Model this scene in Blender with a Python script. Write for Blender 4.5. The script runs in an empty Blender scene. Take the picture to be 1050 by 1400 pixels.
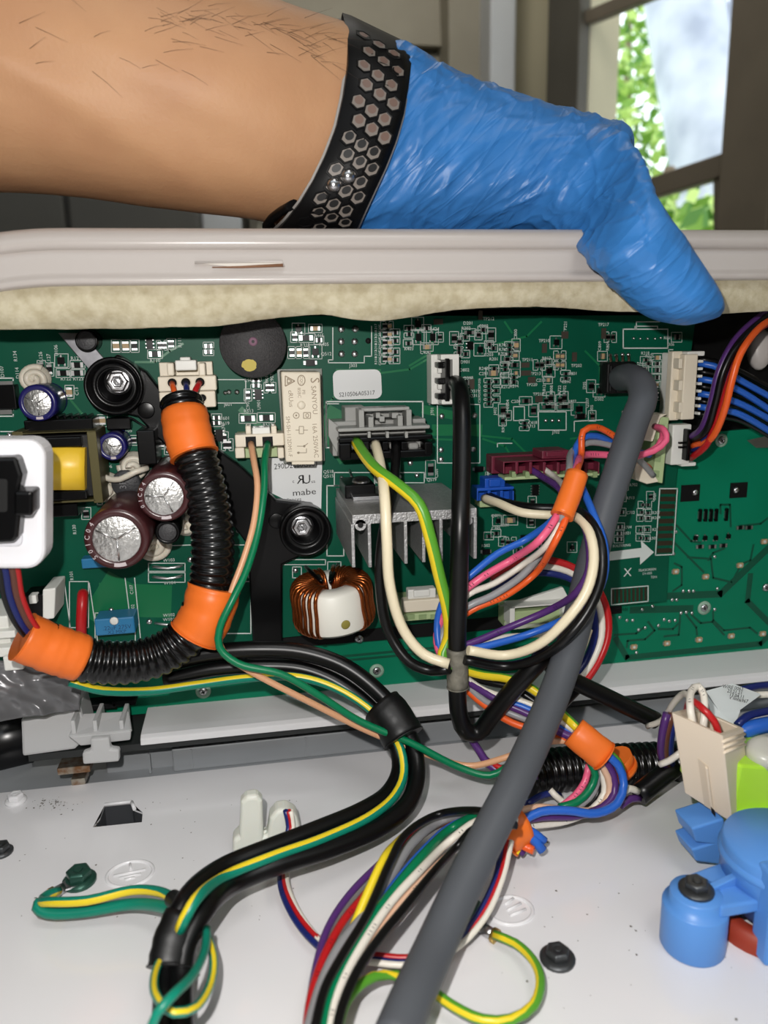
import bpy, bmesh, math, random
import numpy as np
from mathutils import Vector, Matrix, noise
random.seed(7)
SC = bpy.context.scene
COL = SC.collection
V = Vector
# ---------------------------------------------------------------- camera (millimetres are scaled to metres)
S = 0.001
FPX, CAMD = 1045.0, 264.0
_ps, _th, _ro = math.radians(9.54), math.radians(12.6), math.radians(1.2)
_f = V((math.sin(_ps)*math.cos(_th), math.cos(_ps)*math.cos(_th), -math.sin(_th)))
_r = V((math.cos(_ps), -math.sin(_ps), 0)); _u = _r.cross(_f)
CR = math.cos(_ro)*_r - math.sin(_ro)*_u
CU = math.sin(_ro)*_r + math.cos(_ro)*_u
CP = V((0, -CAMD, 0))
cd = bpy.data.cameras.new('camera'); cam = bpy.data.objects.new('camera', cd); COL.objects.link(cam)
cd.sensor_fit = 'HORIZONTAL'; cd.sensor_width = 36; cd.lens = FPX/1050*36
cd.clip_start = 0.01; cd.clip_end = 200
cd.dof.use_dof = True; cd.dof.focus_distance = 0.25; cd.dof.aperture_fstop = 20
cam.matrix_world = Matrix(((CR.x, CU.x, -_f.x, CP.x*S), (CR.y, CU.y, -_f.y, CP.y*S), (CR.z, CU.z, -_f.z, CP.z*S), (0, 0, 0, 1)))
SC.camera = cam
# ---------------------------------------------------------------- light
SC.view_settings.view_transform = 'Standard'
try: SC.view_settings.look = 'None'
except Exception: pass
SC.view_settings.gamma = 1; SC.view_settings.use_curve_mapping = False
SC.view_settings.exposure = 0.0
w = bpy.data.worlds.new('sky'); SC.world = w; w.use_nodes = True
wb = w.node_tree.nodes['Background']; wb.inputs[0].default_value = (0.86, 0.94, 1.0, 1); wb.inputs[1].default_value = 2.5
def lamp(name, kind, loc, power, size, col=(1, 1, 1), aim=None):
    d = bpy.data.lights.new(name, kind); d.energy = power; d.color = col
    if kind == 'POINT': d.shadow_soft_size = size
    if kind == 'AREA': d.size = size
    o = bpy.data.objects.new(name, d); COL.objects.link(o); o.location = V(loc)*S
    if aim: o.rotation_euler = (V(aim)-V(loc)).to_track_quat('-Z', 'Y').to_euler()
    return o
lamp('phone_flash', 'POINT', CP - 13*CR + 20*CU, 1.85, 0.0022, (1.0, 0.965, 0.93))
lamp('fill_overhead', 'AREA', (250, -700, 1420), 5.0, 0.5, (1.0, 0.97, 0.94), aim=(60, -60, 0))  # added fill light above and behind the camera, lifts the panel
lamp('fill_back_wall', 'AREA', (250, 900, 1420), 5.5, 0.4, (1.0, 0.96, 0.9), aim=(350, 1700, 300))  # second added fill light, brightens the background wall
# ---------------------------------------------------------------- picture point -> place in the world
def ray(px, py): return _f + CR*((px-525)/FPX) - CU*((py-700)/FPX)
def B(px, py, Y=0.0):
    d = ray(px, py); return CP + d*((Y+CAMD)/d.y)
Z0 = -146.0
def T(px, py, h=0.0):
    d = ray(px, py); return CP + d*((Z0+h)/d.z)
# ---------------------------------------------------------------- materials
def lin(c):
    return tuple(((x/255)/12.92 if x/255 <= 0.04045 else (((x/255)+0.055)/1.055)**2.4) for x in c)
MATS = {}
def mat(name, rgb, rough=0.5, metal=0.0, spec=0.5, var=0.0, vscale=200.0, bump=0.0, bscale=400.0, rgb2=None, trans=0.0, coat=0.0, ior=1.45, alpha=1.0, sss=0.0, emit=0.0, detail=3.0):
    if name in MATS: return MATS[name]
    m = bpy.data.materials.new(name); m.use_nodes = True; MATS[name] = m
    nt = m.node_tree; b = nt.nodes['Principled BSDF']
    c = lin(rgb)
    b.inputs['Base Color'].default_value = (*c, 1); b.inputs['Roughness'].default_value = rough
    b.inputs['Metallic'].default_value = metal; b.inputs['Specular IOR Level'].default_value = spec
    b.inputs['Transmission Weight'].default_value = trans; b.inputs['IOR'].default_value = ior
    b.inputs['Coat Weight'].default_value = coat; b.inputs['Alpha'].default_value = alpha
    if sss:
        b.inputs['Subsurface Weight'].default_value = sss; b.inputs['Subsurface Radius'].default_value = (0.003, 0.0012, 0.0007)
        b.inputs['Subsurface Scale'].default_value = 1.0
    tc = nt.nodes.new('ShaderNodeTexCoord')
    if var > 0 or rgb2:
        n = nt.nodes.new('ShaderNodeTexNoise'); n.inputs['Scale'].default_value = vscale; n.inputs['Detail'].default_value = detail
        nt.links.new(tc.outputs['Object'], n.inputs['Vector'])
        r = nt.nodes.new('ShaderNodeValToRGB')
        c2 = lin(rgb2) if rgb2 else tuple(min(1, x*(1+var)) for x in c)
        c1 = c if rgb2 else tuple(x*(1-var) for x in c)
        r.color_ramp.elements[0].position = 0.35; r.color_ramp.elements[1].position = 0.65
        r.color_ramp.elements[0].color = (*c1, 1); r.color_ramp.elements[1].color = (*c2, 1)
        nt.links.new(n.outputs['Fac'], r.inputs['Fac']); nt.links.new(r.outputs['Color'], b.inputs['Base Color'])
    if bump > 0:
        n = nt.nodes.new('ShaderNodeTexNoise'); n.inputs['Scale'].default_value = bscale; n.inputs['Detail'].default_value = 4
        nt.links.new(tc.outputs['Object'], n.inputs['Vector'])
        bp = nt.nodes.new('ShaderNodeBump'); bp.inputs['Strength'].default_value = bump; bp.inputs['Distance'].default_value = 0.0005
        nt.links.new(n.outputs['Fac'], bp.inputs['Height']); nt.links.new(bp.outputs['Normal'], b.inputs['Normal'])
    return m
# ---------------------------------------------------------------- mesh collector, all in millimetres
class M:
    def __init__(self): self.v = []; self.f = []; self.m = []; self.s = []
    def add(self, verts, faces, mi=0, smooth=False):
        o = len(self.v); self.v += [V(p) for p in verts]
        for f in faces: self.f.append([i+o for i in f]); self.m.append(mi); self.s.append(smooth)
        return self
    def box(self, lo, hi, mi=0, R=None, c=None):
        (a, b, d), (e, g, h) = lo, hi
        vs = [V(p) for p in ((a, b, d), (e, b, d), (e, g, d), (a, g, d), (a, b, h), (e, b, h), (e, g, h), (a, g, h))]
        if R is not None:
            cc = V(c) if c is not None else V(((a+e)/2, (b+g)/2, (d+h)/2)); vs = [R @ (p-cc)+cc for p in vs]
        return self.add(vs, [(0, 3, 2, 1), (4, 5, 6, 7), (0, 1, 5, 4), (1, 2, 6, 5), (2, 3, 7, 6), (3, 0, 4, 7)], mi)
    def prism(self, poly, ext, mi=0, mi_side=None):
        """poly: list of 3-D points of one face; ext: extrusion vector"""
        n = len(poly); a = [V(p) for p in poly]; b = [p+V(ext) for p in a]
        fs = [tuple(range(n)), tuple(range(2*n-1, n-1, -1))]
        self.add(a+b, fs, mi)
        o = len(self.v)-2*n
        for i in range(n):
            j = (i+1) % n; self.f.append([o+i, o+i+n, o+j+n, o+j]); self.m.append(mi if mi_side is None else mi_side); self.s.append(False)
        return self
    def rings(self, rings, mi=0, closed=True, cap=True, smooth=True, mif=None):
        n = len(rings[0]); o = len(self.v)
        for r in rings: self.v += [V(p) for p in r]
        for k in range(len(rings)-1):
            for i in range(n if closed else n-1):
                j = (i+1) % n
                self.f.append([o+k*n+i, o+k*n+j, o+(k+1)*n+j, o+(k+1)*n+i]); self.m.append(mi if mif is None else mif(k, i)); self.s.append(smooth)
        if cap and closed:
            self.f.append([o+i for i in range(n-1, -1, -1)]); self.m.append(mi); self.s.append(False)
            e = o+(len(rings)-1)*n; self.f.append([e+i for i in range(n)]); self.m.append(mi); self.s.append(False)
        return self
    def lathe(self, prof, c, ax=(0, -1, 0), n=24, mi=0, cap=True, mif=None, sx=1.0):
        """prof: list of (radius, height along ax)"""
        ax = V(ax).normalized(); t = V((1, 0, 0)) if abs(ax.x) < 0.9 else V((0, 0, 1))
        a = (t-ax*t.dot(ax)).normalized(); b = ax.cross(a); c = V(c)
        rs = [[c+ax*h+(a*math.cos(2*math.pi*i/n)*sx+b*math.sin(2*math.pi*i/n))*max(r, 1e-4) for i in range(n)] for r, h in prof]
        return self.rings(rs, mi, True, cap, True, mif)
    def tube(self, pts, r, n=10, mi=0, cap=True, mif=None, twist=0.0, flat=1.0, up=None, fixed=False):
        pts = [V(p) for p in pts]
        if not callable(r):
            rr = r; r = (lambda t: rr)
        tans = []
        for i in range(len(pts)):
            t = pts[min(i+1, len(pts)-1)]-pts[max(i-1, 0)]
            tans.append(t.normalized() if t.length > 1e-9 else V((1, 0, 0)))
        ref = V(up) if up is not None else V((0, -1, 0))
        if abs(ref.dot(tans[0])) > 0.95: ref = V((0, 0, 1))
        nrm = (ref-tans[0]*ref.dot(tans[0])).normalized(); rs = []
        for i, p in enumerate(pts):
            if fixed: nrm = ref
            nrm = (nrm-tans[i]*nrm.dot(tans[i])).normalized(); bn = tans[i].cross(nrm)
            q = r(i/(len(pts)-1)); tw = twist*i/(len(pts)-1)
            rs.append([p+(nrm*math.cos(2*math.pi*k/n+tw)*flat+bn*math.sin(2*math.pi*k/n+tw))*q for k in range(n)])
        return self.rings(rs, mi, True, cap, True, mif)
def spline(pts, step=3.0):
    pts = [V(p) for p in pts]
    if len(pts) < 3: return pts
    out = []
    P = [pts[0]*2-pts[1]]+pts+[pts[-1]*2-pts[-2]]
    for i in range(1, len(P)-2):
        a, b, c, d = P[i-1:i+3]; k = max(2, int((c-b).length/step))
        t0 = 0; t1 = max((b-a).length**.5, 1e-3); t2 = t1+max((c-b).length**.5, 1e-3); t3 = t2+max((d-c).length**.5, 1e-3)
        for s in range(k):
            t = t1+(t2-t1)*s/k
            A1 = a*((t1-t)/(t1-t0))+b*((t-t0)/(t1-t0)); A2 = b*((t2-t)/(t2-t1))+c*((t-t1)/(t2-t1)); A3 = c*((t3-t)/(t3-t2))+d*((t-t2)/(t3-t2))
            B1 = A1*((t2-t)/(t2-t0))+A2*((t-t0)/(t2-t0)); B2 = A2*((t3-t)/(t3-t1))+A3*((t-t1)/(t3-t1))
            out.append(B1*((t2-t)/(t2-t1))+B2*((t-t1)/(t2-t1)))
    out.append(pts[-1]); return out
# ---------------------------------------------------------------- objects
WL = {}
def thing(name, label, cat, loc=(0, 0, 0), group=None):
    o = bpy.data.objects.new(name, None); COL.objects.link(o); o.empty_display_size = 0.01
    o.location = V(loc)*S; WL[o.name] = V(loc); tag(o, label, cat, group); return o
def tag(o, label=None, cat=None, group=None, kind=None):
    if label: o['label'] = label
    if cat: o['category'] = cat
    if group: o['group'] = group
    if kind: o['kind'] = kind
    return o
def obj(name, m, mats, parent=None, label=None, cat=None, group=None, kind=None, bevel=0, seg=2, loc=None, angle=40, normals=True):
    me = bpy.data.meshes.new(name)
    if loc is None:
        lo = V([min(p[i] for p in m.v) for i in range(3)]); hi = V([max(p[i] for p in m.v) for i in range(3)]); c = (lo+hi)/2
        if parent is None: c.z = lo.z
    else: c = V(loc)
    me.from_pydata([((p-c)*S)[:] for p in m.v], [], m.f)
    me.polygons.foreach_set('material_index', m.m); me.polygons.foreach_set('use_smooth', m.s)
    for q in (mats if isinstance(mats, (list, tuple)) else [mats]): me.materials.append(q)
    if normals:
        bm = bmesh.new(); bm.from_mesh(me); bmesh.ops.recalc_face_normals(bm, faces=bm.faces); bm.to_mesh(me); bm.free()
    me.update()
    return link(name, me, c, parent, label, cat, group, kind, bevel, seg, angle)
def link(name, me, c, parent=None, label=None, cat=None, group=None, kind=None, bevel=0, seg=2, angle=40):
    o = bpy.data.objects.new(name, me); COL.objects.link(o)
    WL[o.name] = V(c)
    if parent is not None:
        o.parent = parent; o.location = (V(c)-WL[parent.name])*S
    else: o.location = V(c)*S
    if bevel:
        bv = o.modifiers.new('edge', 'BEVEL'); bv.width = bevel*S; bv.segments = seg; bv.limit_method = 'ANGLE'; bv.angle_limit = math.radians(angle)
    return tag(o, label, cat, group, kind)
FONTME = {}
def text_poly(s, size):
    """mesh of a string, centred, x right, y up, millimetres"""
    k = (s, size)
    if k in FONTME: return FONTME[k]
    cu = bpy.data.curves.new('t', 'FONT'); cu.body = s; cu.size = size*1.35; cu.align_x = 'CENTER'; cu.align_y = 'CENTER'; cu.resolution_u = 2
    o = bpy.data.objects.new('t', cu); COL.objects.link(o)
    dg = bpy.context.evaluated_depsgraph_get(); me = bpy.data.meshes.new_from_object(o.evaluated_get(dg))
    r = ([v.co.copy() for v in me.vertices], [tuple(p.vertices) for p in me.polygons])
    bpy.data.objects.remove(o); bpy.data.curves.remove(cu); bpy.data.meshes.remove(me)
    FONTME[k] = r; return r
def text_on(m, s, c, size, rx, uy, mi=0, sx=1.0):
    """flat print: string s centred at c, right vector rx, up vector uy"""
    vs, fs = text_poly(s, size); c, rx, uy = V(c), V(rx).normalized(), V(uy).normalized()
    m.add([c+rx*p.x*sx+uy*p.y for p in vs], fs, mi)
# ================================================================ the room
m_wall = mat('wall_paint', (150, 146, 132), 0.8, var=0.04, vscale=3)
m_trimw = mat('white_trim', (205, 207, 208), 0.5, var=0.03, vscale=5)
m_cream = mat('cream_wall', (196, 188, 160), 0.8, var=0.04, vscale=4)
m_darkcab = mat('dark_cabinet', (92, 90, 84), 0.6, var=0.06, vscale=8)
m_shut = mat('shutter_paint', (158, 151, 134), 0.7, var=0.05, vscale=8)
m_frame = mat('window_frame', (128, 118, 102), 0.6, var=0.06, vscale=10)
m_floor = mat('floor_tile', (120, 112, 100), 0.6, var=0.1, vscale=6)
def struct(name, m, mt, parent=None, **k):
    o = obj(name, m, mt, parent, **k)
    if parent is None: o['kind'] = 'structure'
    return o
YB = 1900.0
FLZ = -1020.0; CLZ = 1500.0
struct('floor', M().box((-1900, -2600, FLZ-60), (2300, YB+60, FLZ)), m_floor)
struct('ceiling', M().box((-1900, -1500, CLZ), (2300, YB+60, CLZ+60)), m_wall)
struct('wall_left', M().box((-1960, -2600, FLZ), (-1900, YB+60, CLZ)), m_wall)
rw = M().box((-1900, -1560, FLZ), (2300, -1500, 1050)); struct('light_block_wall', rw, m_wall)  # unseen wall added behind the camera, screens the sky below its open top
# tall dark cupboard standing at the far wall behind the arm
def colbox(px0, px1, y0, y1, depth, z0=FLZ, z1=CLZ-1):
    return (B(px0, 300, y0).x, y0, z0), (B(px1, 300, y0).x, y1, z1)
cup = thing('cupboard', 'tall dark grey cupboard with two flat doors behind the forearm', 'cupboard', (B(130, 300, 1500).x, 1600, FLZ))
lo, hi = colbox(-260, 272, 1520, 1880, 0, z1=900)
obj('carcass', M().box(lo, hi), m_darkcab, cup, bevel=3)
xm = B(92, 300, 1500).x
for a, b in ((lo[0]+4, xm-5), (xm+5, hi[0]-4)):
    d = obj('door', M().box((a, 1498, FLZ+40), (b, 1518, 890)), m_darkcab, cup, bevel=4)
    obj('handle', M().tube([(b-40, 1490, -40), (b-40, 1490, -200)], 6), mat('dull_metal', (120, 118, 112), 0.4, 0.9), d)
# white door casing right of the cupboard, then the shuttered opening
struct('trim_1', M().box(*colbox(276, 330, 1620, 1890, 0)), m_trimw, bevel=4)
sh = obj('door_1', M().box(*colbox(342, 616, 1760, 1890, 0)), m_shut); sh['kind'] = 'structure'
zt = B(560, 40, 1700).z
gap = B(560, 62, 1700).z-B(560, 98, 1700).z
for k in range(-6, 12):
    z1 = zt+k*190+150
    if z1 > CLZ: break
    x0, x1 = B(350, 300, 1730).x, B(610, 300, 1730).x
    obj('board', M().prism([(x0, 1735, z1-178), (x0, 1712, z1-178), (x0, 1736, z1), (x0, 1750, z1)], (x1-x0, 0, 0)), m_shut, sh)
struct('trim_2', M().box(*colbox(614, 664, 1640, 1890, 0)), m_shut, bevel=4)
struct('trim_3', M().box(*colbox(668, 702, 1560, 1890, 0)), m_trimw, bevel=6)
# the wall on the window side runs away from the viewer
U = V((-0.265, 0.964, 0)).normalized(); NW = V((-U.y, U.x, 0))      # NW points into the room
def on_wall(px, py, t=1320.0):
    q = V((0.646*t, t-CAMD, 0)); d = ray(px, py)
    # intersect with vertical plane through q along U
    n = V((U.y, -U.x, 0)); return CP + d*((q-CP).dot(n)/d.dot(n))
def wbox(m, p0, p1, z0, z1, t0, t1, mi=0):
    """slab along the window wall from p0 to p1 (plan), from t0 to t1 in front of it"""
    a, b = V((p0.x, p0.y, 0)), V((p1.x, p1.y, 0))
    poly = [a+NW*t0, b+NW*t0, b+NW*t1, a+NW*t1]
    m.prism([V((q.x, q.y, z0)) for q in poly], (0, 0, z1-z0), mi); return m
wl, wr = on_wall(805, 100), on_wall(1008, 100)
far, near = wr+U*((YB-wr.y)/U.y), on_wall(1008, 100)-U*2600
struct('wall_back', M().box((-1900, YB, FLZ), (far.x, YB+60, CLZ)), m_wall)
zb = on_wall(930, 420).z; ztop = on_wall(900, -160).z
wm = M(); wbox(wm, far, wl, FLZ, CLZ, -80, 0); wbox(wm, wr-U*100, near, FLZ, CLZ, -80, 0)
wbox(wm, wl, wr-U*100, FLZ, zb, -80, 0); wbox(wm, wl, wr-U*100, ztop, CLZ, -80, 0)
struct('wall_right', wm, m_cream)
win = thing('window_1', None, None, (wl+wr)/2); win['kind'] = 'structure'
def px_line(m, a, b, hw, t0, t1):
    """bar on the window plane between two picture points"""
    p, q = on_wall(*a), on_wall(*b); d = (q-p).normalized(); s = NW.cross(d).normalized()*hw
    m.prism([p-s+NW*t0, q-s+NW*t0, q+s+NW*t0, p+s+NW*t0], NW*(t1-t0)); return m
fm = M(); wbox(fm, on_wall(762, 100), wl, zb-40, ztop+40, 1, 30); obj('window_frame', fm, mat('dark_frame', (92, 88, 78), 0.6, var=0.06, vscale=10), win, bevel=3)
fm = M(); wbox(fm, wr, wr-U*104, zb-40, ztop+40, 1, 26); obj('window_frame', fm, m_frame, win, bevel=3)
obj('muntin', px_line(M(), (795, 30), (1015, -60), 13, -8, 14), m_frame, win, bevel=2)
obj('sash_rail', px_line(M(), (795, 290), (1015, 220), 20, -9, 16), m_frame, win, bevel=3)
obj('muntin', px_line(M(), (988, 244), (988, 420), 11, -8, 12), m_frame, win, bevel=2)
obj('window_sill', px_line(M(), (780, 440), (1030, 410), 14, 0, 50), m_frame, win, bevel=3)
mg = mat('pane_glass', (255, 255, 255), 0.02, trans=1.0, ior=1.05, spec=0.2)
gm = M(); a, b = wl, wr
for z0_, z1_ in ((zb, on_wall(900, 262).z), (on_wall(900, 262).z, ztop)):
    obj('pane', wbox(M(), wl, wr, z0_, z1_, -8, -5), mg, win)
# outdoors
bark = mat('pale_bark', (150, 156, 170), 0.9, var=0.35, vscale=2.2, rgb2=(206, 210, 218))
leafm = [mat('leaf_green', (120, 160, 60), 0.6), mat('leaf_light', (190, 214, 120), 0.6), mat('leaf_deep', (84, 132, 52), 0.6)]
def out(px, py, t): return CP+ray(px, py)*t
tr = thing('tree', 'pale barked leaning tree in front of green leaves outside the window', 'tree', out(960, 400, 5200))
obj('trunk', M().tube(spline([out(985, 420, 5300), out(972, 210, 5200), out(945, 60, 5200), out(915, -120, 5200), out(880, -400, 5300)], 200), lambda t: 210+90*(1-t), 14), bark, tr)
obj('branch', M().tube(spline([out(965, 180, 5200), out(1000, 60, 5100), out(1040, -80, 5000)], 200), lambda t: 120-40*t, 10), bark, tr)
def leaves(name, label, cx, cy, t, spread, n, seed):
    rnd = random.Random(seed); th = thing(name, label, 'tree', out(cx, cy+200, t+600))
    obj('stem', M().tube([out(cx-26, cy+500, t+900), out(cx-22, cy, t+900), out(cx-20, cy-100, t+900)], lambda q: 60-30*q, 8), mat('brown_bark', (110, 95, 75), 0.9, var=0.2, vscale=10), th)
    m = M()
    for k in range(n):
        g = rnd.gauss
        p = out(cx+g(0, spread[0]), cy+g(0, spread[1]), t+g(0, 250)+300); s = rnd.uniform(35, 85)
        a = V((g(0, 1), g(0, 1), g(0, 1))).normalized(); b = a.orthogonal().normalized(); c2 = a.cross(b)
        m.add([p-b*s, p+c2*s*.55, p+b*s, p-c2*s*.55], [(0, 1, 2, 3)], rnd.choice((0, 0, 1, 1, 2)))
    o = obj('foliage', m, leafm, th, kind='stuff', normals=False)
leaves('leafy_tree', 'bright green tree filling the upper window beside the pale trunk', 880, 120, 6200, (38, 120), 900, 3)
leaves('leafy_bush', 'light green bush low outside, seen through the lower window pane', 935, 330, 3000, (40, 30), 420, 5)
pm_ = M(); a = out(802, 0, 3900); b = out(848, 0, 3900)
pm_.box((a.x, a.y, FLZ), (b.x, a.y+150, 2600))
tag(obj('porch_post', pm_, mat('post_wood', (186, 168, 162), 0.8, var=0.06, vscale=8)), 'pale pinkish porch post just outside the window', 'post')
gnd = M().box((-2500, YB+200, FLZ-120), (14000, 16000, FLZ-62)); struct('ground', gnd, mat('lawn', (120, 150, 80), 0.9, var=0.2, vscale=4))
# ================================================================ washing machine
m_enamel = mat('white_enamel', (224, 223, 225), 0.16, spec=0.5, var=0.025, vscale=14, coat=0.3)
m_white = mat('white_plastic', (174, 167, 162), 0.28, spec=0.5)
m_grey = mat('grey_paint', (150, 153, 156), 0.35, spec=0.5, var=0.04, vscale=40)
m_black = mat('black_plastic', (6, 6, 7), 0.28, spec=0.3)
m_blackm = mat('black_matte', (6, 6, 7), 0.6, spec=.3)
m_steel = mat('steel', (190, 190, 192), 0.28, 1.0, bump=0.1, bscale=900)
m_dsteel = mat('dark_steel', (84, 86, 88), 0.42, 0.8, bump=0.2, bscale=800)
wm_ = thing('washing_machine', 'open white washing machine cabinet under the raised control console', 'washing machine', (40, -60, FLZ))
# top panel with a slot cut out near its rear edge
sl = [T(127, 1131), T(137, 1118), T(143, 1101), T(180, 1097), T(184, 1107), T(195, 1111), T(194, 1124)]
XL, XR, YF = -190.0, 300.0, -330.0
def panel_back(x): return -20+ (x+90)*0.0
bm = bmesh.new()
def bverts(pts): return [bm.verts.new(p) for p in pts]
outer = bverts([(XL, YF, Z0), (XR, YF, Z0), (XR, -14, Z0), (XL, -14, Z0)])
inner = bverts([(p.x, p.y, Z0) for p in sl])
ed = [bm.edges.new((outer[i], outer[(i+1) % 4])) for i in range(4)]+[bm.edges.new((inner[i], inner[(i+1) % len(inner)])) for i in range(len(inner))]
bmesh.ops.triangle_fill(bm, edges=ed, use_beauty=True)
ctr = sum((v.co for v in inner), V())/len(inner)
for f in [f for f in bm.faces if all(v in inner for v in f.verts)]: bm.faces.remove(f)
pm = M(); bm.verts.index_update(); pm.add([v.co.copy() for v in bm.verts], [[v.index for v in f.verts] for f in bm.faces]); bm.free()
n0 = len(pm.v)
pm.rings([[(p.x, p.y, Z0) for p in sl], [(p.x, p.y, Z0-.6) for p in sl]], 0, True, False, False)
pm.rings([[(XL, YF, Z0), (XR, YF, Z0), (XR, -14, Z0), (XL, -14, Z0)], [(XL, YF, Z0-8), (XR, YF, Z0-8), (XR, -14, Z0-8), (XL, -14, Z0-8)]], 0, True, False, False)
obj('top_panel', pm, m_enamel, wm_)
obj('slot_wall', M().rings([[(p.x, p.y, Z0-.6) for p in sl], [(p.x, p.y, Z0-9) for p in sl]], 0, True, False, False), mat('slot_shade_metal', (96, 98, 102), .35, .6), wm_)  # metal colour darkened to paint in the shade inside the slot
# raised lip on the far side of the slot
lm = M()
for a, b in zip(sl[2:4], sl[3:5]):
    lm.tube([V((a.x, a.y, Z0+.2)), V((b.x, b.y, Z0+.2))], 0.6, 8)
obj('slot_lip', lm, m_enamel, wm_)
obj('cabinet_body', M().box((XL+4, YF+4, FLZ), (XR-4, 240, Z0-30)), m_blackm, wm_, bevel=6)
# rear channel behind the panel: grey upright wall with steps, and floor of the channel
rb = M(); rb.box((-60, 2, Z0-26), (XR, 5, -137.5)); obj('rear_wall', rb, m_grey, wm_, bevel=.5)
rb = M(); rb.box((XL, -14, Z0-9), (XR, 40, Z0-6)); obj('channel_floor', rb, m_grey, wm_)
rb = M(); rb.box((-36, -2.5, Z0-6), (XR, 2, Z0+3.2)); obj('rear_step', rb, m_grey, wm_, bevel=.6)
for px in (205, 263, 420, 530):
    p = B(px, 1050, -3); obj('step_rib', M().box((p.x-.4, -3.1, Z0-5), (p.x+.4, -2.4, Z0+2.6)), m_grey, wm_)
p = B(234, 1066, -3.); obj('dimple', M().lathe([(2.0, 0), (1.6, .6), (.6, .8), (0, .8)], (p.x, -2.5, p.z)), m_grey, wm_)
# embossed earth symbols
def emboss(pxc, pyc, rad, bars):
    c = T(pxc, pyc); mm = M()
    pts = [c+V((math.cos(a)*rad, math.sin(a)*rad*.86, 0.05)) for a in np.linspace(0, 2*math.pi, 33)]
    mm.tube(pts, .55, 6, cap=False)
    for (x0, y0, x1, y1) in bars: mm.tube([T(x0, y0, .05), T(x1, y1, .05)], .42, 6)
    obj('earth_symbol', mm, m_enamel, wm_, label='embossed earth sign in a ring')
emboss(178, 1195, 6.3, [(155, 1198, 199, 1189), (163, 1201, 193, 1195), (170, 1203, 185, 1200), (178, 1181, 179, 1190)])
emboss(698, 1245, 5.8, [(690, 1237, 702, 1228), (693, 1245, 712, 1235), (697, 1252, 719, 1243)])
# hex screws in the panel
def hexbolt(m, c, ax, rf, rh, hh, mi=0, dome=True, recess=0.45):
    ax = V(ax).normalized(); c = V(c)
    m.lathe([(rf*.98, 0), (rf, .25*hh), (rf*.85, .38*hh), (rh*1.02, .42*hh)], c, ax, 20, mi)
    m.lathe([(rh, .38*hh), (rh, .88*hh), (rh*.84, hh), (rh*.55, hh), (rh*.46, hh-recess*.4), (rh*.1, hh-recess*.4)], c, ax, 6, mi)
    m.lathe([(rh*.35, hh-.1), (rh*.3, hh+.05), (0, hh+.05)], c, ax, 12, mi)
def panel_screw(px, py, mt, label, rf=3.6, rh=2.5, hh=3.0):
    mm = M(); hexbolt(mm, T(px, py), (0, 0, 1), rf, rh, hh); 
    for q in mm.s: pass
    return obj('hex_screw', mm, mt, wm_, label=label, bevel=.15)
panel_screw(22, 1096, m_enamel, 'white painted hex screw head', 3.4, 2.6, 3)
panel_screw(2, 1166, m_dsteel, 'grey hex screw head', 3.4, 2.6, 3)
panel_screw(762, 1312, m_dsteel, 'dark steel hex flange screw', 4.3, 2.9, 3.2)
panel_screw(109, 1206, mat('green_screw', (46, 84, 72), 0.3, 0.5), 'green earth screw', 4.6, 3.4, 4.2)
panel_screw(642, 1252, mat('green_screw', (46, 84, 72), 0.3, 0.5), 'green earth screw', 4.0, 3.0, 4.2)
# metal catch with rust under the console corner
rm = M(); a, b = T(72, 1068, 6), T(120, 1058, 6)
rm.box((a.x, a.y+6, Z0+4.4), (b.x, a.y+14, Z0+7.0)); rm.box((a.x+4, a.y+6, Z0), (b.x-2, a.y+12, Z0+2.4))
obj('metal_catch', rm, mat('tin_catch', (196, 190, 176), 0.3, 0.9, var=0.2, vscale=300, rgb2=(150, 110, 78)), wm_, bevel=.3)
# paint dust specks
sp = M(); rs = random.Random(4)
for k in range(150):
    p = T(rs.uniform(0, 420), rs.uniform(1090, 1260)) if k < 50 else T(rs.uniform(640, 1040), rs.uniform(1150, 1400)) if k < 90 else T(rs.gauss(75, 18), 1098+rs.gauss(0, 4))
    r_ = rs.choice((.12, .15, .2, .3)); n_ = 6
    sp.add([(p.x+r_*math.cos(a)*rs.uniform(.6, 1.5), p.y+r_*math.sin(a)*rs.uniform(.6, 1.5), Z0+.04) for a in np.linspace(0, 2*math.pi, n_, endpoint=False)], [tuple(range(n_))])
obj('dust', sp, mat('dust_speck', (90, 84, 74), 0.9), wm_, kind='stuff')
# white standing wire clip
cl = thing('wire_clip', 'off white nylon wire clip standing in the panel beside the black harness', 'clip', T(355, 1160))
m_nylon = mat('nylon', (214, 216, 206), 0.4, sss=0.1)
c0 = T(350, 1160)
obj('base', M().lathe([(6.2, 0), (6.2, 1.2), (5, 2.0), (3, 2.0)], T(365, 1158)), m_nylon, cl)
def slab_px(m, pts, Yc, th):
    m.prism([B(x, y, Yc-th/2) for x, y in pts], (0, th, 0)); return m
Yc = T(345, 1165).y
obj('tongue', slab_px(M(), [(326, 1165), (329, 1098), (336, 1090), (352, 1088), (359, 1096), (361, 1165)], Yc, 4.5), m_nylon, cl, bevel=1.2, seg=3)
obj('body', slab_px(M(), [(318, 1170), (318, 1150), (330, 1140), (365, 1146), (369, 1120), (378, 1109), (392, 1107), (406, 1115), (412, 1140), (408, 1165), (345, 1172)], Yc+1, 6), m_nylon, cl, bevel=1.2, seg=3)
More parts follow.
